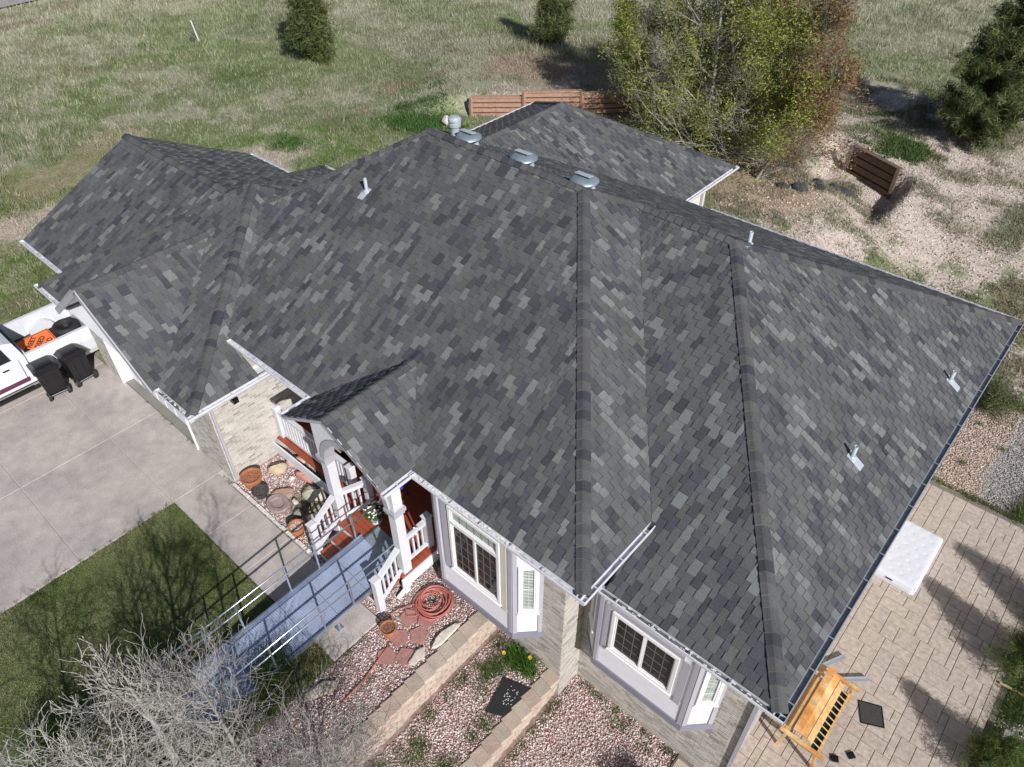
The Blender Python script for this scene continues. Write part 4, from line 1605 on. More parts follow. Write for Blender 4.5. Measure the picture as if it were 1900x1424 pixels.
# ribbed deck planks
npl = 7
for i in range(npl):
    a = T0 + dn * (Lr * i / npl + .004)
    b = T0 + dn * (Lr * (i + 1) / npl - .004)
    mb = MB()
    mb.beam(a - Vector((0, 0, .03)), b - Vector((0, 0, .03)), 2 * hwid - .06, .05)
    nr = int((b - a).length / .045)
    for k in range(nr):
        c = a.lerp(b, (k + .5) / nr)
        mb.beam(c - sdv * (hwid - .05), c + sdv * (hwid - .05), .02, .016)
    mb.build('deck_panel', M['aludeck'], ramp)
for s_ in (-1, 1):
    MB().beam(T0 + sdv * s_ * hwid, T1 + sdv * s_ * hwid, .035, .13).build('curb_rail', M['alu'], ramp)
    off = sdv * s_ * (hwid + .015)
    upz = Vector((0, 0, 1))
    for hh in (.88, .62):
        p = []
        a, b = T0 + off + upz * hh - dn * .55, T1 + off + upz * hh
        p = [a, b]
        MB().tube(p, .019, 8).build('handrail', M['alu'], ramp, smooth=True)
    # rounded loop at the porch end
    a = T0 + off - dn * .55
    lp = [a + upz * .88]
    for k in range(1, 8):
        t = math.pi * k / 8
        lp.append(a - dn * .13 * math.sin(t) + upz * (.75 + .13 * math.cos(t)))
    lp.append(a + upz * .62)
    MB().tube(lp, .019, 8).build('handrail_loop', M['alu'], ramp, smooth=True)
    for f in (.03, .22, .36, .58, .72, .92):
        c = T0.lerp(T1, f) + off
        MB().beam(c - upz * .05, c + upz * .88, .034, .034, up=(1, 0, 0)).build('rail_post', M['alu'], ramp)
for f in (.30, .62):
    for s_ in (-1, 1):
        c = T0.lerp(T1, f) + sdv * s_ * (hwid - .06)
        MB().beam((c.x, c.y, -.02), (c.x, c.y, c.z - .03), .045, .045, up=(1, 0, 0)).build('support_leg', M['alu'], ramp)
        MB().box(c.x - .07, c.x + .07, c.y - .07, c.y + .07, .003, .018).build('foot_plate', M['alu'], ramp)
tp = MB()
tp.beam(T0 + dn * .02, T0 - dn * .42 + Vector((0, 0, -.03)), 2 * hwid - .08, .008)
tp.build('top_plate', M['galv'], ramp)


# ================================================================== TRUCK
trk = thing('pickup_truck', 'white pickup truck parked by the garage with an orange sign in its bed', 'truck', (-21.25, 2.5, 0))
TX0, TX1 = -22.22, -20.30
# bed side walls with bulging fender line
def side_profile(sign):
    xo = TX1 if sign > 0 else TX0
    s = sign
    mb = MB()
    prof = [(0, 1.33), (.0, 1.30), (.035, 1.20), (.055, .98), (.05, .90), (.02, .60), (-.03, .45)]
    inner = [(-.10, 1.33), (-.10, .75)]
    ysl = [4.62, 4.5, 4.2, 4.1, 3.4, 3.3, 2.78]
    sec = []
    for yq in ysl:
        bul = .03 if 3.35 < yq < 4.15 else 0
        tap = -.03 if yq > 4.55 else 0
        sec.append([(xo + s * (u + tap + (bul if v < 1.2 and v > .5 else 0)), yq, v) for u, v in ([inner[1], inner[0]] + prof)])
    for i in range(len(sec) - 1):
        for k in range(len(sec[0]) - 1):
            mb.face([sec[i][k], sec[i][k + 1], sec[i + 1][k + 1], sec[i + 1][k]])
    mb.face(sec[0])
    return mb
for s_ in (1, -1):
    side_profile(s_).build('bed_side', M['trpaint'], trk, smooth=False)
tg = MB().bbox(TX0 + .06, TX1 - .06, 4.60, 4.68, .72, 1.30, .012)
tgo = tg.build('tailgate', M['trpaint'], trk)
MB().box(-21.4, -21.1, 4.675, 4.69, 1.1, 1.16).build('handle', M['black'], tgo)
MB().box(TX0 + .02, TX1 - .02, 4.66, 4.80, .48, .62).build('rear_bumper', M['galv'], trk)
MB().box(TX0 + .1, TX1 - .1, 2.8, 4.60, .70, .76).build('bed_floor', M['rubber'], trk)
MB().box(TX0 + .05, TX1 - .05, 2.76, 2.82, .5, 1.31).build('bed_front', M['trpaint'], trk)
for s_ in (1, -1):
    wh = MB()
    xo = (TX1 if s_ > 0 else TX0)
    # wheel houses inside the bed
    wh.tube([(xo - s_ * .09, 3.75, .74), (xo - s_ * .26, 3.75, .74)], .36, 20)
    wh.build('wheel_house', M['trpaint'], trk)
for yq in (3.75, -.2):
    for s_ in (1, -1):
        xo = (TX1 if s_ > 0 else TX0)
        w_ = MB().tube([(xo - s_ * .24, yq, .37), (xo + s_ * .0, yq, .37)], .37, 28).build('wheel', M['rubber'], trk)
        MB().tube([(xo - s_ * .02, yq, .37), (xo + s_ * .01, yq, .37)], .2, 20).build('rim', M['galv'], w_)
# cab
cb = MB()
cabp = [(2.74, .45), (2.74, 1.32), (2.64, 1.74), (2.46, 1.82), (1.05, 1.84), (.75, 1.78), (.15, 1.32), (.15, .45)]
def cabring(x, inset):
    return [(x - math.copysign(inset * min(1, max(0, (v - 1.32) / .42)), x + 21.26), yq, v) for yq, v in cabp]
rl_, rr_ = cabring(TX0 - .02, .14), cabring(TX1 + .02, .14)
nC = len(cabp)
cb.mesh(rl_ + rr_, [(i, (i + 1) % nC, (i + 1) % nC + nC, i + nC) for i in range(nC)])
cb.face(rl_); cb.face(rr_[::-1])
cb.build('cab', M['trpaint'], trk)
MB().box(TX0 + .28, TX1 - .28, 2.67, 2.725, 1.38, 1.70).build('rear_window', M['glass'], trk)
sw = MB()
sw.face([(TX1 + .024, 1.05, 1.36), (TX1 + .024, 2.4, 1.36), (TX1 - .112, 2.34, 1.73), (TX1 - .112, 1.25, 1.73)])
sw.build('side_window', M['glass'], trk)
sw = MB()
sw.face([(TX0 - .024, 1.05, 1.36), (TX0 - .024, 2.4, 1.36), (TX0 + .112, 2.34, 1.73), (TX0 + .112, 1.25, 1.73)])
sw.build('side_window', M['glass'], trk)
ws = MB()
ws.face([(TX0 + .2, .70, 1.75), (TX1 - .2, .70, 1.75), (TX1 - .05, .135, 1.34), (TX0 + .05, .135, 1.34)])
ws.build('windscreen', M['glass'], trk)
hd = MB().bbox(TX0, TX1, -1.7, .15, .45, 1.18, .08).build('hood', M['trpaint'], trk)
MB().box(TX1 + .022, TX1 + .035, .2, 2.6, .55, .68).build('side_stripe', M['maroon'], trk)
MB().box(TX1 + .0, TX1 + .14, .3, 2.6, .30, .36).build('running_board', M['black'], trk)
MB().box(TX1 + .03, TX1 + .045, 2.1, 2.25, 1.12, 1.16).build('door_handle', M['black'], trk)
MB().box(TX1 + .05, TX1 + .2, 1.0, 1.15, 1.3, 1.5).build('wing_mirror', M['black'], trk)
MB().box(TX1 + .0205, TX1 + .023, 2.55, 2.56, .5, 1.3).build('door_seam', M['dark'], trk)

# road sign lying in the bed
sg = thing('road_sign', 'orange road work sign reading street closed ahead lying in the truck bed', 'road sign', (-21.15, 3.30, .8))
sgT = Matrix.Translation((-21.15, 3.30, .90)) @ Matrix.Rotation(math.radians(10), 4, 'Y')
smb = MB().box(-.50, .50, -.50, .50, -.006, .0)
smb.v = [tuple(sgT @ Vector(v)) for v in smb.v]
smb.build('plate', M['signo'], sg)
bo = MB()
for a in ((-.475, -.475, .475, -.46), (-.475, .46, .475, .475), (-.475, -.46, -.46, .46), (.46, -.46, .475, .46)):
    bo.box(a[0], a[2], a[1], a[3], .0005, .002)
bo.v = [tuple(sgT @ Vector(v)) for v in bo.v]
bo.build('border', M['black_text'], sg)
sgR = Matrix.Translation((-21.15, 3.30, .90)) @ Matrix.Rotation(math.radians(10), 4, 'Y')
for i, txt in enumerate(('STREET', 'CLOSED', 'AHEAD')):
    cu_ = bpy.data.curves.new('lettering', 'FONT')
    cu_.body = txt
    cu_.size = .20
    cu_.align_x = 'CENTER'
    cu_.extrude = .0015
    cu_.offset = .004
    tob = bpy.data.objects.new('tmp', cu_)
    C.objects.link(tob)
    bpy.context.view_layer.update()
    me = bpy.data.meshes.new_from_object(tob)
    bpy.data.objects.remove(tob)
    # reading direction runs from the tailgate side to the front, across the bed
    Mx = sgR @ Matrix.Rotation(math.radians(135), 4, 'Z') @ Matrix.Translation((0, .15 - i * .22, .003))
    me.transform(Mx)
    me.materials.clear()
    me.materials.append(M['black_text'])
    put('lettering', me, sg)
tyre = thing('spare_tyre', 'black spare tyre lying in the truck bed beside the tailgate', 'tyre', (-21.35, 4.05, .8))
tm = MB()
vs, fs = [], []
N1, N2 = 32, 12
for i in range(N1):
    for j in range(N2):
        a, b = 2 * math.pi * i / N1, 2 * math.pi * j / N2
        r = .29 + .09 * math.cos(b)
        vs.append((-21.35 + r * math.cos(a) * 1.0, 4.20 + r * math.sin(a), .95 + .11 * math.sin(b)))
for i in range(N1):
    for j in range(N2):
        fs.append((i * N2 + j, ((i + 1) % N1) * N2 + j, ((i + 1) % N1) * N2 + (j + 1) % N2, i * N2 + (j + 1) % N2))
tm.mesh(vs, fs)
tm.build('tread', M['rubber'], tyre, smooth=True)
MB().lathe([(0, .0), (.14, .0), (.2, .06), (.21, .08)], (-21.35, 4.20, .86), 20).build('rim', M['black'], tyre)
tgk = thing('tow_cable', 'loose black tow cable hanging over the truck tailgate', 'cable', (-20.9, 4.7, 1.3))
p = []
for i in range(40):
    t = i / 39
    p.append((-21.2 + .55 * t + .07 * math.sin(t * 19), 4.64 + .11 * math.sin(t * 13), 1.36 + .05 * math.sin(t * 23) - .25 * max(0, t - .75)))
MB().tube(p, .016, 6).build('cable', M['black'], tgk)
MB().tube([(-20.75, 4.72, 1.33), (-20.68, 4.86, 1.22), (-20.72, 4.93, 1.1)], .02, 6).build('hook', M['galv'], tgk)


# ================================================================== TRASH BINS
def bin_(label):
    t = thing('trash_bin', label, 'trash bin', (0, 0, 0), 'black wheeled trash bins beside the truck')
    b = MB()
    # front faces -x ; lid hinges at +x (wheel side)
    lo, hi = [(-.20, -.24), (.24, -.24), (.24, .24), (-.20, .24)], [(-.33, -.29), (.30, -.29), (.30, .29), (-.33, .29)]
    v = [(x_, y_, .06) for x_, y_ in lo] + [(x_, y_, .98) for x_, y_ in hi]
    b.mesh(v, [(0, 3, 2, 1), (0, 1, 5, 4), (1, 2, 6, 5), (2, 3, 7, 6), (3, 0, 4, 7)])
    b.box(-.36, .33, -.32, .32, .95, .99)
    for yq in (-.1, .1):
        b.beam((-.21, yq, .1), (-.335, yq, .93), .015, .02)
        b.beam((.245, yq, .1), (.305, yq, .93), .015, .02)
    b.build('body', M['black'], t)
    l = MB()
    vs, fs = [], []
    nx, ny = 8, 6
    for i in range(nx + 1):
        for j in range(ny + 1):
            u, w_ = i / nx, j / ny
            x_ = -.39 + .74 * u
            y_ = -.335 + .67 * w_
            ed_ = min(1, min(u, 1 - u) * 5) * min(1, min(w_, 1 - w_) * 5)
            vs.append((x_, y_, 1.0 + .075 * ed_ ** .6 + .02 * math.sin(u * math.pi)))
    for i in range(nx):
        for j in range(ny):
            a = i * (ny + 1) + j
            fs.append((a, a + ny + 1, a + ny + 2, a + 1))
    l.mesh(vs, fs)
    l.box(-.39, .35, -.335, .335, .985, 1.0)
    l.build('lid', M['black'], t)
    MB().tube([(.33, -.26, .95), (.40, -.26, .94), (.40, .26, .94), (.33, .26, .95)], .016, 8).build('handle', M['black'], t)
    for s_ in (-1, 1):
        w_ = MB().tube([(.28, s_ * .22, .13), (.28, s_ * .29, .13)], .13, 20).build('wheel', M['rubber'], t)
        MB().tube([(.28, s_ * .285, .13), (.28, s_ * .295, .13)], .05, 12).build('hub', M['galv'], w_)
    MB().tube([(.28, -.22, .13), (.28, .22, .13)], .012, 8).build('axle', M['galv'], t)
    return t


b1 = bin_('black wheeled bin further from the garage door, beside the truck side')
b1.location = (-20.02, 2.98, 0)
b1.rotation_euler = (0, 0, math.radians(-4))
b2 = move_copy(b1, (-20.05, 3.72, 0), math.radians(5), label='black wheeled bin nearer the garage, next to the truck tailgate')


# ================================================================== BED OBJECTS
def pot(x, y, z, r, h, mt, label, soil='potsoil', name='plant_pot'):
    t = thing(name, label, 'plant pot', (x, y, z))
    MB().lathe([(0, 0), (r * .68, 0), (r * .92, h * .78), (r * 1.0, h * .78), (r * 1.03, h), (r * .90, h), (r * .86, h * .86), (0, h * .86)], (x, y, z), 32).build('pot', M[mt], t, smooth=False)
    mb = MB()
    for i in range(260):
        a, q = random.uniform(0, 6.28), r * .84 * math.sqrt(random.random())
        s_ = random.uniform(.006, .014)
        c = Vector((x + q * math.cos(a), y + q * math.sin(a), z + h * .86 + .004))
        mb.mesh([c + Vector((s_, 0, 0)), c + Vector((0, s_, 0)), c + Vector((-s_, -s_ * .3, 0)), c + Vector((0, 0, s_))], [(0, 1, 3), (1, 2, 3), (2, 0, 3)])
    mb.build('soil', M[soil], t)
    return t


pot(-12.80, 4.68, 0, .26, .36, 'terra', 'large terracotta pot of dry soil at the garage downspout')
pot(-12.38, 4.62, 0, .20, .20, 'potdark', 'charcoal bowl pot standing next to the largest terracotta pot')
pot(-10.75, 4.52, 0, .19, .30, 'terra', 'terracotta pot of grey gravel at the foot of the left stair newel', soil='stonegrit' if 'stonegrit' in M else 'debris')
pot(-7.22, 4.22, 0, .165, .26, 'terra', 'small terracotta pot at the walk corner beside the right stair newel')


def stone(name, x, y, z, rx, ry, rz, col, label, cat, seed=0, flat=False, yaw=0):
    r = random.Random(seed)
    mb = MB()
    vs, fs = [], []
    nu, nv = 16, 8
    ph = [r.uniform(0, 6.28) for _ in range(6)]
    am = [r.uniform(.04, .13) for _ in range(6)]
    for j in range(nv + 1):
        for i in range(nu):
            t, f = 2 * math.pi * i / nu, math.pi * j / nv - math.pi / 2
            k = 1 + am[0] * math.sin(2 * t + ph[0]) + am[1] * math.sin(3 * t + ph[1]) + am[2] * math.sin(5 * t + ph[2]) + am[3] * math.sin(2 * f * 2 + ph[3])
            cx, sy, sz = math.cos(f) * math.cos(t), math.cos(f) * math.sin(t), math.sin(f)
            if flat:
                e = .45
                cx, sy = math.copysign(abs(math.cos(f)) ** .3, math.cos(f)) * math.cos(t), math.copysign(abs(math.cos(f)) ** .3, 1) * math.sin(t)
                sz = math.copysign(abs(sz) ** .4, sz)
            vx, vy = cx * rx * k, sy * ry * k
            vs.append((x + vx * math.cos(yaw) - vy * math.sin(yaw), y + vx * math.sin(yaw) + vy * math.cos(yaw), z + sz * rz * (1 if flat else k)))
    for j in range(nv):
        for i in range(nu):
            a, b = j * nu + i, j * nu + (i + 1) % nu
            fs.append((a, b, b + nu, a + nu))
    mb.mesh(vs, fs, col)
    o = mb.build(name, M['stone'], smooth=not flat)
    return tag(o, label, cat)


stone('boulder', -12.72, 5.36, .08, .22, .17, .14, (.52, .42, .30), 'tan boulder against the brick wall above the large terracotta pot', 'boulder', 1, yaw=.9)
stone('boulder', -12.62, 5.82, .06, .24, .19, .13, (.58, .38, .31), 'pale pink boulder near the wall and the porch rim', 'boulder', 2, yaw=.3)
stone('boulder', -12.05, 5.66, .05, .26, .12, .11, (.50, .24, .19), 'reddish flat boulder below the porch rim', 'boulder', 3, yaw=.2)
stone('boulder', -11.35, 5.42, .10, .27, .22, .18, (.50, .47, .38), 'large mossy cream boulder in front of the porch rim', 'boulder', 4, yaw=.4)
stone('boulder', -12.25, 5.42, .03, .08, .08, .06, (.62, .60, .58), 'small white round stone in the middle of the rock bed', 'stone', 5)
stone('flagstone', -12.0, 4.98, .04, .27, .15, .05, (.42, .27, .22), 'rectangular red flagstone next to the charcoal bowl', 'flagstone', 6, True, yaw=.75)
stone('boulder', -11.22, 4.85, .05, .11, .09, .09, (.24, .25, .20), 'dark olive stone beside the stone basin', 'boulder', 7)
stone('boulder', -11.55, 5.02, .04, .10, .08, .07, (.58, .54, .44), 'cream stone behind the stone basin', 'stone', 8)
stone('boulder', -11.38, 5.02, .03, .07, .06, .06, (.62, .60, .54), 'small white stone between basin and dry grass', 'stone', 9)
stone('flagstone', -10.78, 4.98, .05, .17, .12, .05, (.58, .54, .48), 'cream flagstone near the stair newel', 'flagstone', 10, True, yaw=.2)
stone('boulder', -10.98, 4.45, .03, .12, .09, .06, (.62, .58, .5), 'pale edging stone at the walk by the gravel filled pot', 'stone', 11)
stone('flagstone', -11.05, 4.62, .03, .13, .11, .03, (.25, .24, .23), 'dark grey flat stone behind the gravel filled pot', 'flagstone', 12, True)
stone('boulder', -10.55, 5.45, .06, .11, .08, .08, (.5, .27, .24), 'small red stone touching the porch rim board', 'stone', 13)
bs = thing('stone_basin', 'round stone bird bath basin with dished middle in rock bed', 'bird bath', (-11.8, 4.70, 0))
MB().lathe([(.26, 0), (.29, .07), (.27, .12), (.17, .11), (.15, .07), (0, .055)], (-11.8, 4.70, 0), 20, (.33, .25, .235), 1.1, .9).build('basin', M['stone'], bs)
ORD = ['first', 'second', 'third', 'fourth', 'fifth', 'sixth', 'seventh', 'eighth', 'ninth', 'tenth', 'eleventh', 'twelfth', 'thirteenth', 'fourteenth', 'fifteenth', 'sixteenth', 'seventeenth', 'eighteenth', 'nineteenth', 'twentieth', 'twenty first']
xq = -13.2
i = 0
while xq < -10.2:
    L_ = random.uniform(.14, .3)
    MB().bbox(xq, xq + L_ - .02, 4.325, 4.40 + random.uniform(-.01, .02), -.05, .03 + random.uniform(0, .03), .012).build('edging_stone', M['galvlt'] if False else M['mortar'], None, label=ORD[i] + ' pale edging stone from the garage end of the row along the front walk', category='edging stone', group='edging stones between walk and rock bed')
    xq += L_
    i += 1

# hose coil
hs = MB()
hp = []
rr = random.Random(5)
for i in range(620):
    t = i / 620
    a = t * 2 * math.pi * 15
    r = .20 + .17 * abs(math.sin(t * 9.3)) + .02 * math.sin(a * .37)
    cx = -7.05 + .06 * math.sin(t * 17)
    cy = 5.32 + .06 * math.cos(t * 13)
    hp.append((cx + r * math.cos(a), cy + r * math.sin(a) * 1.05, .02 + .11 * t * (1 - .35 * abs(math.sin(a * .5))) + .012 * math.sin(a * 3)))
for (x_, y_) in ((-7.35, 5.0), (-7.42, 4.85), (-7.25, 4.72), (-7.1, 4.85), (-7.15, 5.05), (-7.35, 4.98), (-7.5, 4.7), (-7.52, 4.45)):
    hp.append((x_, y_, .03))
hs.tube(hp, .0135, 7)
tag(hs.build('garden_hose', M['hose'], smooth=True), 'coiled red garden hose lying on the gravel bed before the bay', 'garden hose')
hs = MB().tube([(-7.05, 4.05, .02), (-6.98, 3.8, .02), (-6.92, 3.55, .02), (-6.85, 3.25, .015), (-6.83, 2.9, .015), (-6.8, 2.6, .01)], .0125, 7)
tag(hs.build('garden_hose', M['hose'], smooth=True), 'thin red hose end running down the bed from the small pot', 'garden hose')
for i, (x_, y_, a, lb) in enumerate(((-6.88, 4.95, .6, 'red stepping stone partly under the hose coil'), (-7.2, 4.75, .2, 'red stepping stone left of the hose coil, right of pot'),
                                 (-6.75, 4.6, .9, 'red stepping stone on the wall side of the bed'), (-7.0, 4.3, .4, 'red stepping stone behind the small terracotta pot'),
                                 (-6.9, 3.85, .8, 'red stepping stone under the thin hose end'), (-6.6, 4.1, .3, 'lowest red stepping stone by the cream flagstones'))):
    m_ = MB()
    n_ = 6
    m_.mesh([(x_ + .21 * math.cos(a + t), y_ + .21 * math.sin(a + t), z_) for z_ in (-.03, .012) for t in [2 * math.pi * k / 5 for k in range(5)]],
            [(5, 6, 7, 8, 9)] + [(k, (k + 1) % 5, (k + 1) % 5 + 5, k + 5) for k in range(5)])
    tag(m_.build('stepping_stone', M['paver']), lb, 'stepping stone', 'red stepping stones in the upper bed')
stone('flagstone', -6.32, 4.95, .03, .09, .42, .03, (.62, .56, .48), 'long cream ragged flagstone on top of the block wall', 'flagstone', 21, True)
stone('flagstone', -6.4, 4.25, .03, .10, .22, .03, (.6, .54, .46), 'short cream flagstone lying before the ragged one', 'flagstone', 22, True, yaw=.2)
stone('flagstone', -7.3, 2.55, .03, .13, .28, .03, (.5, .44, .37), 'tan flagstone at the bed edge near the bare tree', 'flagstone', 23, True, yaw=-.3)
MB().bbox(-7.35, -6.4, 5.95, 6.16, -.05, .05, .01).build('edging_block', M['block'], None, label='long tan edging block under the window bay by the coil', category='edging block')
bm_ = MB()
bm_.face([(-5.16, 5.36, -.885), (-4.62, 4.56 + .02, -.885)]) if False else None
bm_.mesh([(-5.12, 5.42, -.90), (-4.56, 5.60, -.90), (-4.36, 4.90, -.90), (-4.92, 4.62, -.90), (-5.12, 5.42, -.886), (-4.56, 5.60, -.88), (-4.36, 4.90, -.886), (-4.92, 4.62, -.882)],
         [(4, 7, 6, 5), (0, 1, 5, 4), (1, 2, 6, 5), (2, 3, 7, 6), (3, 0, 4, 7)])
bmt = thing('rubber_mat', 'black rubber mat lying on the middle gravel terrace', 'mat', (-4.8, 5.1, -.9))
bm_.build('mat', M['rubber'], bmt)
bh = MB()
for i in range(34):
    u, v = random.uniform(.3, .7), random.uniform(.15, .7)
    p = Vector((-5.12, 5.42, 0)).lerp(Vector((-4.56, 5.6, 0)), u).lerp(Vector((-4.92, 4.62, 0)).lerp(Vector((-4.36, 4.9, 0)), u), v)
    bh.lathe([(.011, 0), (.004, .008)], (p.x, p.y, -.8835), 6)
bh.build('pebble', M['debris'], bmt)
# day lilies
dl = thing('daylily', 'green daylily clump with yellow blooms by the brick wall', 'plant', (-5.1, 5.95, -.92))
clump_blades('foliage', [(-5.15, 5.85, 1.3), (-4.95, 5.95, 1.3), (-5.3, 5.95, 1.0), (-4.8, 5.85, 1.0)], 240, .24, .016, -.92, [(.11, .22, .04), (.08, .17, .03)], spread=.08, lean=1.0, parent=dl)
for (x_, y_) in ((-5.42, 5.75), (-4.93, 6.03)):
    MB().lathe([(0, 0), (.015, .025), (.04, .03), (.045, .02)], (x_, y_, -.72), 8).build('bloom', M['yellow'], dl)
    MB().tube([(x_, y_, -.92), (x_, y_, -.71)], .004, 5).build('stem', M['needle'], dl)

# ================================================================== PATIO OBJECTS
mt_ = thing('mattress', 'white tufted mattress lying on the patio half under the eave', 'mattress', (-.2, 14.7, PZ))
mm = MB()
x0, x1, y0, y1, z1 = -.92, .68, 13.68, 15.72, PZ + .27
nx, ny = 48, 60
vs, fs = [], []
for i in range(nx + 1):
    for j in range(ny + 1):
        u, v = i / nx, j / ny
        x_, y_ = x0 + (x1 - x0) * u, y0 + (y1 - y0) * v
        # rounded corners
        cxr = .14
        dx = max(0, x0 + cxr - x_, x_ - (x1 - cxr)); dy = max(0, y0 + cxr - y_, y_ - (y1 - cxr))
        rr_ = math.hypot(dx, dy)
        if rr_ > cxr:
            x_ += (-1 if x_ > (x0 + x1) / 2 else 1) * (dx - dx * cxr / rr_)
            y_ += (-1 if y_ > (y0 + y1) / 2 else 1) * (dy - dy * cxr / rr_)
        em = min(x_ - x0, x1 - x_, y_ - y0, y1 - y_)
        z_ = z1 - .05 * math.exp(-max(em, 0) / .035)
        px_, py_ = x_ / .24, y_ / .24
        if (round(py_) % 2):
            px_ += .5
        du, dv = px_ - round(px_), py_ - round(py_)
        if em > .1:
            z_ -= .022 * math.exp(-(du * du + dv * dv) / .012)
        vs.append((x_, y_, z_))
for i in range(nx):
    for j in range(ny):
        a = i * (ny + 1) + j
        fs.append((a, a + ny + 1, a + ny + 2, a + 1))
mm.mesh(vs, fs)
edge = [(i * (ny + 1)) for i in range(nx + 1)] + [nx * (ny + 1) + j for j in range(1, ny + 1)] + [i * (ny + 1) + ny for i in range(nx - 1, -1, -1)] + [j for j in range(ny - 1, 0, -1)]
n = len(edge)
base = len(mm.v)
mm.v.extend([(mm.v[e][0], mm.v[e][1], PZ + .005) for e in edge])
for k in range(n):
    mm.f.append([edge[k], base + k, base + (k + 1) % n, edge[(k + 1) % n]])
    mm.c.append((1, 1, 1))
mm.build('mattress_cover', M['mattress'], mt_, smooth=True)
MB().tube([(x0 + .02, y0 - .004, PZ + .13), (x1 - .1, y0 - .004, PZ + .13)], .006, 6).build('piping', M['white'], mt_)
MB().beam((-.02, y0 - .01, PZ + .17), (.14, y0 - .01, PZ + .17), .008, .04).build('handle', M['black'], mt_)

# timber bench seen from above, standing by the corner of the house
bn = thing('garden_bench', 'orange varnished wooden bench with slatted back at the house corner', 'bench', (.25, 9.3, PZ))
bz = PZ
for yq, nm in ((8.36, 'a'), (10.16, 'b')):
    fr = MB()
    fr.beam((-.28, yq, bz + .62), (.62, yq, bz + .60), .08, .045)
    fr.beam((-.20, yq, bz), (-.14, yq, bz + .62), .06, .06, up=(0, 1, 0))
    fr.beam((.54, yq, bz), (.46, yq, bz + .60), .06, .06, up=(0, 1, 0))
    fr.build('arm_frame', M['orange'], bn)
for yq in (8.47, 10.04):
    MB().beam((-.05, yq, bz + .36), (.56, yq, bz + .40), .07, .05).build('seat_rail', M['orange'], bn)
MB().beam((.0, 8.40, bz + .80), (.0, 10.12, bz + .80), .15, .05).build('top_plank', M['orange'], bn)
MB().beam((.13, 8.44, bz + .74), (.13, 10.06, bz + .74), .15, .025, up=(.5, 0, 1)).build('back_panel', M['orange'], bn)
MB().beam((.27, 8.46, bz + .64), (.27, 10.04, bz + .64), .13, .025, up=(.6, 0, 1)).build('back_panel', M['orange2'], bn)
for i in range(3):
    MB().beam((-.16 - i * .115, 8.5, bz + .42), (-.16 - i * .115, 10.0, bz + .42), .10, .025).build('seat_board', M['orange2'], bn)
MB().beam((.50, 8.48, bz + .46), (.50, 10.04, bz + .46), .05, .07).build('bottom_rail', M['orange2'], bn)
MB().box(.34, .48, 8.5, 10.02, bz + .42, bz + .435).build('slat_shade_sheet', M['dark'], bn)  # near-black sheet standing in for the shade below the slats
for i in range(11):
    yq = 8.56 + i * .14
    MB().beam((.32, yq, bz + .56), (.50, yq, bz + .49), .016, .02).build('slat', M['rope'], bn)
# bits around the bench
sm_ = MB()
for (p, q) in (((-.2, 10.55), (.08, 11.1)), ((.22, 10.5), (.68, 10.92))):
    a, b = Vector((*p, PZ + .05)), Vector((*q, PZ + .05))
    t_ = MB()
    t_.beam(a, b, .075, .012)
    t_.beam(a + Vector((-.035, .02, .02)), b + Vector((-.035, .02, .02)), .012, .055)
    lb = 'bent grey metal strip nearest the house corner' if p[0] < 0 else 'bent grey metal strip pointing away from the bench'
    tag(t_.build('metal_strip', M['gutterdk']), lb, 'metal strip', 'loose metal strips by the bench')
sc_ = thing('window_screen', 'black framed window screen lying flat on the patio', 'window screen', (1.03, 10.22, PZ))
q = [Vector((.70, 10.34, PZ + .012)), Vector((1.13, 10.53, PZ + .012)), Vector((1.34, 10.12, PZ + .012)), Vector((.93, 9.91, PZ + .012))]
fr = MB()
for i in range(4):
    fr.beam(q[i], q[(i + 1) % 4], .018, .012)
fr.build('frame', M['black'], sc_)
MB().face([v + Vector((0, 0, -.003)) for v in q][::-1]).__class__
ms_ = MB()
ms_.face([v + Vector((0, 0, -.003)) for v in q][::-1])
ms_.build('mesh_panel', M['screen'], sc_)
for i, (x_, y_, a, lb) in enumerate(((.82, 8.84, .5, 'small black plastic offcut nearer the bench'), (1.04, 9.12, .9, 'small black plastic offcut further from the bench'))):
    m_ = MB()
    m_.beam((x_ - .07 * math.cos(a), y_ - .07 * math.sin(a), PZ + .02), (x_ + .07 * math.cos(a), y_ + .07 * math.sin(a), PZ + .025), .13, .03)
    m_.beam((x_ - .05, y_ - .03, PZ + .04), (x_ + .05, y_ + .02, PZ + .045), .05, .02)
    tag(m_.build('plastic_offcut', M['black']), lb, 'offcut', 'black offcuts on the patio')
tb = MB().bbox(3.2, 5.5, 11.30, 11.62, PZ - .02, PZ + .22, .01)
tag(tb.build('timber_beam', M['oldwood']), 'grey weathered timber edging beam beside the gravel', 'timber')
tb = MB().beam((2.86, 12.74, PZ + .04), (4.4, 12.85, PZ + .03), .05, .03)
tag(tb.build('stick', M['rope']), 'pale thin stick lying from the patio edge into grass', 'stick')
stk = MB().bbox(3.5, 4.6, 10.75, 11.2, PZ - .05, PZ - .0, .01)
tag(stk.build('stepping_stone', M['paver']), 'flat red stepping stone below the grey timber beam', 'stepping stone')


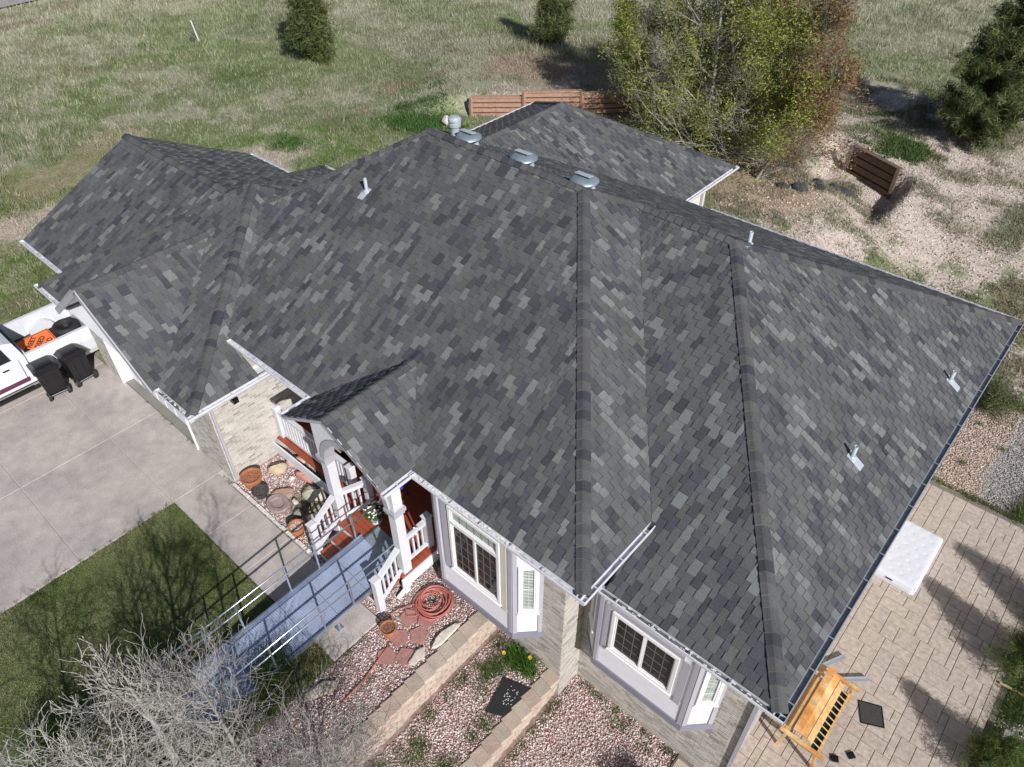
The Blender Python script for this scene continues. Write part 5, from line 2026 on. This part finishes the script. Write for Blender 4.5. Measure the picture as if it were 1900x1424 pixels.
# ================================================================== TIMBER RETAINING WALLS
def timber_wall(pts, zs, mtl, label, nplank=3, ph=.24):
    root = thing('timber_wall', label, 'retaining wall', (*pts[0], float(zs[0][0])))
    for k in range(len(pts) - 1):
        a, b = Vector((*pts[k], 0)), Vector((*pts[k + 1], 0))
        zb_, zt_ = zs[k]
        d = (b - a).normalized()
        nrm = Vector((d.y, -d.x, 0))
        n_ = max(2, int(round((zt_ - zb_) / ph)))
        for i in range(n_):
            z_ = zt_ - ph * (i + .5)
            jit = random.uniform(-.035, .035)
            MB().beam(a + d * .08 + nrm * jit + Vector((0, 0, z_)), b - d * .08 + nrm * jit + Vector((0, 0, z_)), .20 + random.uniform(-.02, .03), ph - .07).build('plank', M[mtl], root)
        MB().beam(a + d * .0 + nrm * -.02 + Vector((0, 0, zt_ + .02)), b + nrm * -.02 + Vector((0, 0, zt_ + .02)), .24, .06).build('cap_board', M[mtl], root)
        for q_ in (a, b):
            MB().beam(q_ + nrm * .14 + Vector((0, 0, zb_ - .1)), q_ + nrm * .14 + Vector((0, 0, zt_ + .04)), .13, .13, up=(1, 0, 0)).build('post', M[mtl], root)
    return root


timber_wall([(-25.1, 25.3), (-23.2, 27.0), (-21.15, 28.9), (-18.9, 31.2)], [(-.1, .82), (-.1, 1.05), (-.1, .95)], 'wood',
            'long reddish brown timber retaining wall behind the house')
timber_wall([(-9.5, 33.7), (-7.05, 32.6)], [(-1.5, .08)], 'wood2', 'short dark brown timber wall beside the pale soil bank', ph=.33)
for i, (x_, y_, s_) in enumerate(((-8.9, 30.5, .30), (-8.6, 31.0, .34), (-9.3, 29.6, .26), (-9.6, 28.5, .34), (-9.0, 29.2, .22), (-10.2, 28.2, .24))):
    z_ = float(terrain(np.array(x_), np.array(y_)))
    lbs = ('black rock in the row below the short timber wall, second from wall', 'black rock nearest the short timber wall', 'black rock in the middle of the row in the dry bed',
           'black rock towards the back gutter end of the row', 'smaller black rock between two larger ones in the dry bed', 'black rock closest to the large leafing tree')
    stone('boulder', x_, y_, z_ + .08, s_, s_ * .7, s_ * .5, (.05, .05, .06), lbs[i], 'rock', 40 + i)
stk = thing('marker_stake', 'white leaning survey stake standing in the far field', 'stake', (-45.8, 22.85, 0))
MB().tube([(-45.76, 22.83, -.1), (-45.95, 22.75, 1.1)], .035, 6).build('pole', M['white'], stk)
MB().lathe([(0, 0), (.15, .03), (.17, .12), (.08, .22), (0, .24)], (-45.9, 22.5, 0), 10).build('marker_box', M['potdark'], stk)
wb = stone('boulder', -25.1, 23.6, .2, .26, .22, .22, (.62, .58, .53), 'pale concrete rubble block just beyond the main ridge', 'rubble', 61)
stone('boulder', -11.9, 29.0, -.5, .2, .15, .12, (.6, .5, .42), 'pale rock lying under the large leafing tree', 'rock', 62)


# ================================================================== TREES
def leafcloud(centers, per, size, aspect, cols, spread, flat=.6, bias_up=0.3):
    """small rhombic leaves around centres"""
    ctr = np.asarray(centers, float)
    k = len(ctr)
    n = k * per
    c = np.repeat(ctr, per, 0) + rng.normal(0, 1, (n, 3)) * np.asarray(spread)
    u = rng.normal(0, 1, (n, 3)); u[:, 2] *= flat
    u /= np.linalg.norm(u, axis=1)[:, None]
    w = np.cross(u, rng.normal(0, 1, (n, 3)))
    w /= np.linalg.norm(w, axis=1)[:, None] + 1e-9
    s = size * rng.uniform(.6, 1.3, (n, 1))
    a, b, d = c - u * s, c + w * s * aspect, c + u * s
    V = np.stack([a, b, d], 1).reshape(-1, 3)
    ci = rng.integers(0, len(cols), k)
    col = np.repeat(np.asarray(cols)[ci], per, 0) * rng.uniform(.65, 1.35, (n, 1))
    return V, col


def conifer(x, y, h, r, label, n=26, cols=None, lean=0., skirt=.05, per=16, size=.16, seed=1, asp=.16, zb=None, group=None):
    rd_ = random.Random(seed)
    z0 = float(terrain(np.array(x), np.array(y))) if zb is None else zb
    t = thing('pine_tree', label, 'pine tree', (x, y, z0), group)
    tr = MB().tube([(x, y, z0 - .2), (x + lean * .5, y, z0 + h * .5), (x + lean, y, z0 + h * .97)], [h * .022 + .02, h * .014 + .01, .01], 8)
    ctr, spr = [], []
    br_ = MB()
    levels = int(n)
    for l in range(levels):
        f = skirt + (1 - skirt) * (l / levels)
        zz_ = z0 + h * f
        L0 = r * 1.18 * (1 - f) ** .95 * (1.05 if f > .14 else .82)
        nb = max(4, int(11 * (1 - f) + 4))
        for b_ in range(nb):
            a = rd_.uniform(0, 6.283)
            L1 = L0 * rd_.uniform(.6, 1.15) * (.86 + .26 * math.sin(2 * a + seed + 5 * f) + .12 * math.sin(23 * f + seed))
            rise_ = L1 * rd_.uniform(.05, .45)
            e = Vector((x + lean * f + math.cos(a) * L1, y + math.sin(a) * L1, zz_ + rise_))
            s_ = Vector((x + lean * f, y, zz_))
            br_.tube([s_, e], [.012 + .006 * h / 4, .004], 3, cap=False)
            m_ = max(3, int(L1 / .17))
            for k in range(m_):
                q = s_.lerp(e, (k + 1) / m_ * .98 + .02)
                if (k + 1) / m_ > .25:
                    ctr.append((q.x + rd_.gauss(0, .06), q.y + rd_.gauss(0, .06), q.z + rd_.gauss(0, .05)))
    tr.build('trunk', M['barkdk'], t)
    br_.build('branches', M['barkdk'], t)
    cols = cols or [(.06, .085, .028), (.11, .145, .045), (.035, .055, .02), (.18, .20, .075), (.13, .15, .055)]
    V, col = leafcloud(ctr, per, size, asp, cols, (size * .75,) * 3, flat=.9)
    fastmesh('needles', V, np.arange(len(V)).reshape(-1, 3), col, M['needle'], t)
    return t


conifer(-37.9, 25.6, 5.0, 1.55, 'dense dark pine standing alone in the left of the field', seed=2, per=26, n=30, size=.20)
conifer(-27.6, 34.6, 4.1, 1.30, 'small dark pine in the middle of the field above the timber wall', seed=3, per=24, n=26, size=.18)
conifer(-6.0, 38.7, 7.6, 2.35, 'tall broad dark pine at the upper right edge of the field', seed=4, per=52, n=34, size=.15, lean=.5)
YG = [(.085, .135, .028), (.12, .17, .038), (.06, .10, .02), (.16, .20, .06)]
conifer(3.25, 10.65, 1.35, .62, 'young bright green pine at the patio edge next to the grey timber', seed=5, per=42, n=22, size=.075, cols=YG, asp=.09, zb=PZ)
conifer(3.35, 13.35, 1.8, .85, 'bushy young pine at the right patio edge beyond the stick', seed=6, per=42, n=26, size=.085, cols=YG, asp=.09, zb=PZ)
conifer(3.7, 14.9, 1.9, .75, 'farthest young pine half out of view beside the patio', seed=8, per=36, n=22, size=.085, cols=YG, asp=.09, zb=PZ)


def shrub(x, y, z0, h, r, label, cols, n=900, name='shrub', size=.04):
    t = thing(name, label, 'shrub', (x, y, z0))
    ctr = []
    st = MB()
    for i in range(26):
        a, rr_ = random.uniform(0, 6.28), r * random.uniform(.3, 1)
        e = (x + rr_ * math.cos(a), y + rr_ * math.sin(a), z0 + h * random.uniform(.5, 1))
        st.tube([(x, y, z0), ((x + e[0]) / 2 + .03, (y + e[1]) / 2, z0 + h * .45), e], [.012, .008, .003], 4, cap=False)
        for k in range(5):
            f = .4 + .6 * k / 4
            ctr.append((x + (e[0] - x) * f, y + (e[1] - y) * f, z0 + (e[2] - z0) * f))
    st.build('stems', M['twig'], t)
    V, col = leafcloud(ctr, n // 20, size, .4, cols, (.08 * r / .4,) * 3)
    fastmesh('foliage', V, np.arange(len(V)).reshape(-1, 3), col, M['leaf'], t)


shrub(.05, 22.0, PZ, .85, .75, 'olive green round shrub at the gravel corner under the eave', [(.14, .17, .07), (.2, .22, .1), (.10, .12, .05)], 1600)
shrub(-1.75, 5.6, -1.7, .6, .38, 'dark leggy shrub at the foot of the wall below the second bay', [(.07, .08, .035), (.13, .12, .06)], 700)


# branching tree
def grow(tubes, tips, p, d, L, r, lvl, maxl, rd_, spreadang, upb=.25, kids=(3, 5), seg=3, wob=.16):
    pts = [p]
    dirs = Vector(d)
    for i in range(seg):
        dirs = (dirs + Vector((rd_.gauss(0, wob), rd_.gauss(0, wob), rd_.gauss(0, wob * .8) + upb * .22))).normalized()
        pts.append(pts[-1] + dirs * L / seg)
    rs = [r * (1 - .45 * i / seg) for i in range(seg + 1)]
    tubes.append((pts, rs, lvl))
    if lvl >= maxl:
        tips.append(pts)
        return
    nk = rd_.randint(*kids)
    for k in range(nk):
        f = rd_.uniform(.25, 1.0)
        idx = min(seg - 1, int(f * seg))
        q = pts[idx].lerp(pts[idx + 1], f * seg - idx)
        ax = Vector((rd_.gauss(0, 1), rd_.gauss(0, 1), rd_.gauss(0, 1))).cross(dirs).normalized()
        nd = (dirs + ax * math.tan(spreadang * rd_.uniform(.5, 1.2)) + Vector((0, 0, upb))).normalized()
        grow(tubes, tips, q, nd, L * rd_.uniform(.58, .82), r * rd_.uniform(.42, .6), lvl + 1, maxl, rd_, spreadang, upb, kids, seg, wob)
    grow(tubes, tips, pts[-1], dirs, L * .7, r * .55, lvl + 1, maxl, rd_, spreadang, upb, kids, seg, wob)


def big_tree(name, stems, label, leafcols, seed, maxl=4, per=9, size=.075, thin=1., asp=.7, spread=.16, bark='bark', kids=(3, 4), spang=.62, dim=1., upb=.18, seg=2, wob=.16, rmin=.0045, nb=(3, 6), lf=.21):
    rd_ = random.Random(seed)
    x, y = stems[0][0], stems[0][1]
    z0 = float(terrain(np.array(x), np.array(y)))
    t = thing(name, label, 'tree', (x, y, z0))
    tubes, tips = [], []
    for (sx_, sy_, dx_, dy_, L_, r_) in stems:
        zz_ = float(terrain(np.array(sx_), np.array(sy_))) - .1
        # a stem: several stacked sections that shed branches all the way up
        p = Vector((sx_, sy_, zz_))
        d = Vector((dx_, dy_, 1)).normalized()
        nsec = 9
        secp = [p]
        for i in range(nsec):
            d = (d + Vector((rd_.gauss(0, .05), rd_.gauss(0, .05), .04))).normalized()
            secp.append(secp[-1] + d * L_ / nsec)
        tubes.append((secp, [r_ * (1 - .85 * i / nsec) for i in range(nsec + 1)], 0))
        for i in range(1, nsec + 1):
            f = i / nsec
            for k in range(int(rd_.uniform(*nb))):
                a = rd_.uniform(0, 6.283)
                q = secp[i - 1].lerp(secp[i], rd_.random())
                nd = Vector((math.cos(a), math.sin(a), .35 + .7 * f)).normalized()
                grow(tubes, tips, q, nd, L_ * lf * (1.25 - f * .75), r_ * .32 * (1.1 - .6 * f), 1, maxl, rd_, spang, upb, kids, seg, wob)
    trunk, limbs = MB(), MB()
    for pts, rs, lvl in tubes:
        if lvl == 0:
            trunk.tube(pts, [v * thin for v in rs], 8)
        else:
            limbs.tube(pts, [max(v * thin, rmin) for v in rs], 3 if lvl > 1 else 5, cap=False)
    trunk.build('trunk', M[bark], t)
    limbs.build('branches', M[bark], t)
    ctr = []
    for tp_ in tips:
        for q in tp_[1:]:
            if float(fbm(np.array(q.x * 1.1 + q.z * .9), np.array(q.y * 1.1 - q.z * .7), 2)) > .40:
                ctr.append(tuple(q))
    if per:
        V, col = leafcloud(ctr, per, size, asp, leafcols, (spread, spread, spread))
        mid = V.reshape(-1, 3, 3).mean(1)
        rr_ = (mid[:, 0] + 13) * .746 + (mid[:, 1] - 29) * .666 - .12 * (mid[:, 2] - 3)
        red = rng.random(len(rr_)) < sstep(.3, 2.8, rr_ + (fbm(mid[:, 0] * .9, mid[:, 2] * .9, 2) - .5) * 4) * .85
        col[red] = np.array([.30, .17, .10]) * rng.uniform(.6, 1.3, (red.sum(), 1))
        fastmesh('leaves', V, np.arange(len(V)).reshape(-1, 3), col * dim, M['leaf'], t)
    return t, len(tubes), len(ctr)


GL = [(.30, .35, .06), (.23, .29, .05), (.36, .38, .09), (.17, .22, .04), (.36, .32, .10)]
RL = [(.20, .15, .06), (.26, .14, .08), (.17, .16, .05), (.22, .19, .06), (.30, .17, .11)]
print(big_tree('leafing_tree', [(-14.2, 28.6, .02, 0, 8.6, .11), (-15.8, 29.6, -.12, .02, 7.4, .09), (-13.0, 30.0, .10, .05, 8.2, .09), (-17.2, 28.8, -.2, -.02, 5.4, .07), (-14.9, 31.0, -.02, .1, 8.0, .08)],
               'large multi stemmed tree in fresh yellow green leaf behind the house', GL, 11, per=8, size=.062, kids=(2, 3))[1:])
print(big_tree('leafing_tree', [(-11.8, 29.0, .24, .10, 7.0, .075), (-12.4, 30.2, .16, .12, 7.6, .07), (-11.4, 28.2, .36, .02, 4.8, .06)],
               'reddish budding leaning tree right of the large green tree', GL, 12, per=7, size=.06, kids=(2, 3))[1:])
NO = [(.1, .1, .1)]
FL = [(.16, .25, .04)]
print(big_tree('bare_tree', [(-7.2, -.15, -.12, .02, 3.9, .12), (-7.05, -.35, -.38, -.12, 3.3, .08)], 'bare white barked tree in front of the ramp, left crown', FL, 21, per=0, maxl=3, kids=(3, 4), spang=.8, thin=.85, upb=.24, seg=4, wob=.26, rmin=.0048, nb=(3, 5), lf=.27)[1:])
print(big_tree('bare_tree', [(-5.9, 1.3, -.03, .05, 4.6, .10), (-5.4, .6, .12, .0, 4.4, .08), (-6.4, .6, .0, .08, 4.7, .08)], 'bare grey twiggy tree to the right above the block wall end', FL, 22, per=0, maxl=4, kids=(2, 3), spang=.85, thin=.66, bark='twig', upb=.10, seg=3, wob=.32, rmin=.0026)[1:])
print(big_tree('bare_tree', [(-7.9, -1.6, -.25, -.1, 4.0, .06), (-7.3, -1.2, .05, .05, 4.2, .05)], 'bare crooked tree at the bottom left corner over the lawn', FL, 23, per=0, maxl=3, kids=(3, 4), spang=.85, thin=.8, upb=.14, seg=4, wob=.30, rmin=.0045, nb=(3, 5), lf=.27)[1:])
shrub(-8.4, -.2, -.02, .9, .8, 'low dark green shrub on the lawn under the bare trees', [(.07, .12, .03), (.10, .16, .04), (.05, .08, .02)], 2600, size=.035)
shrub(-9.9, -1.3, -.02, .7, .7, 'low leafy green shrub under the leftmost bare tree', [(.09, .15, .03), (.12, .18, .05), (.05, .08, .02)], 2200, size=.035)
shrub(-8.3, 2.1, -.02, .45, .45, 'dark grassy green bush between the ramp and the gravel bed', [(.05, .10, .02), (.08, .13, .03)], 1400, size=.03)
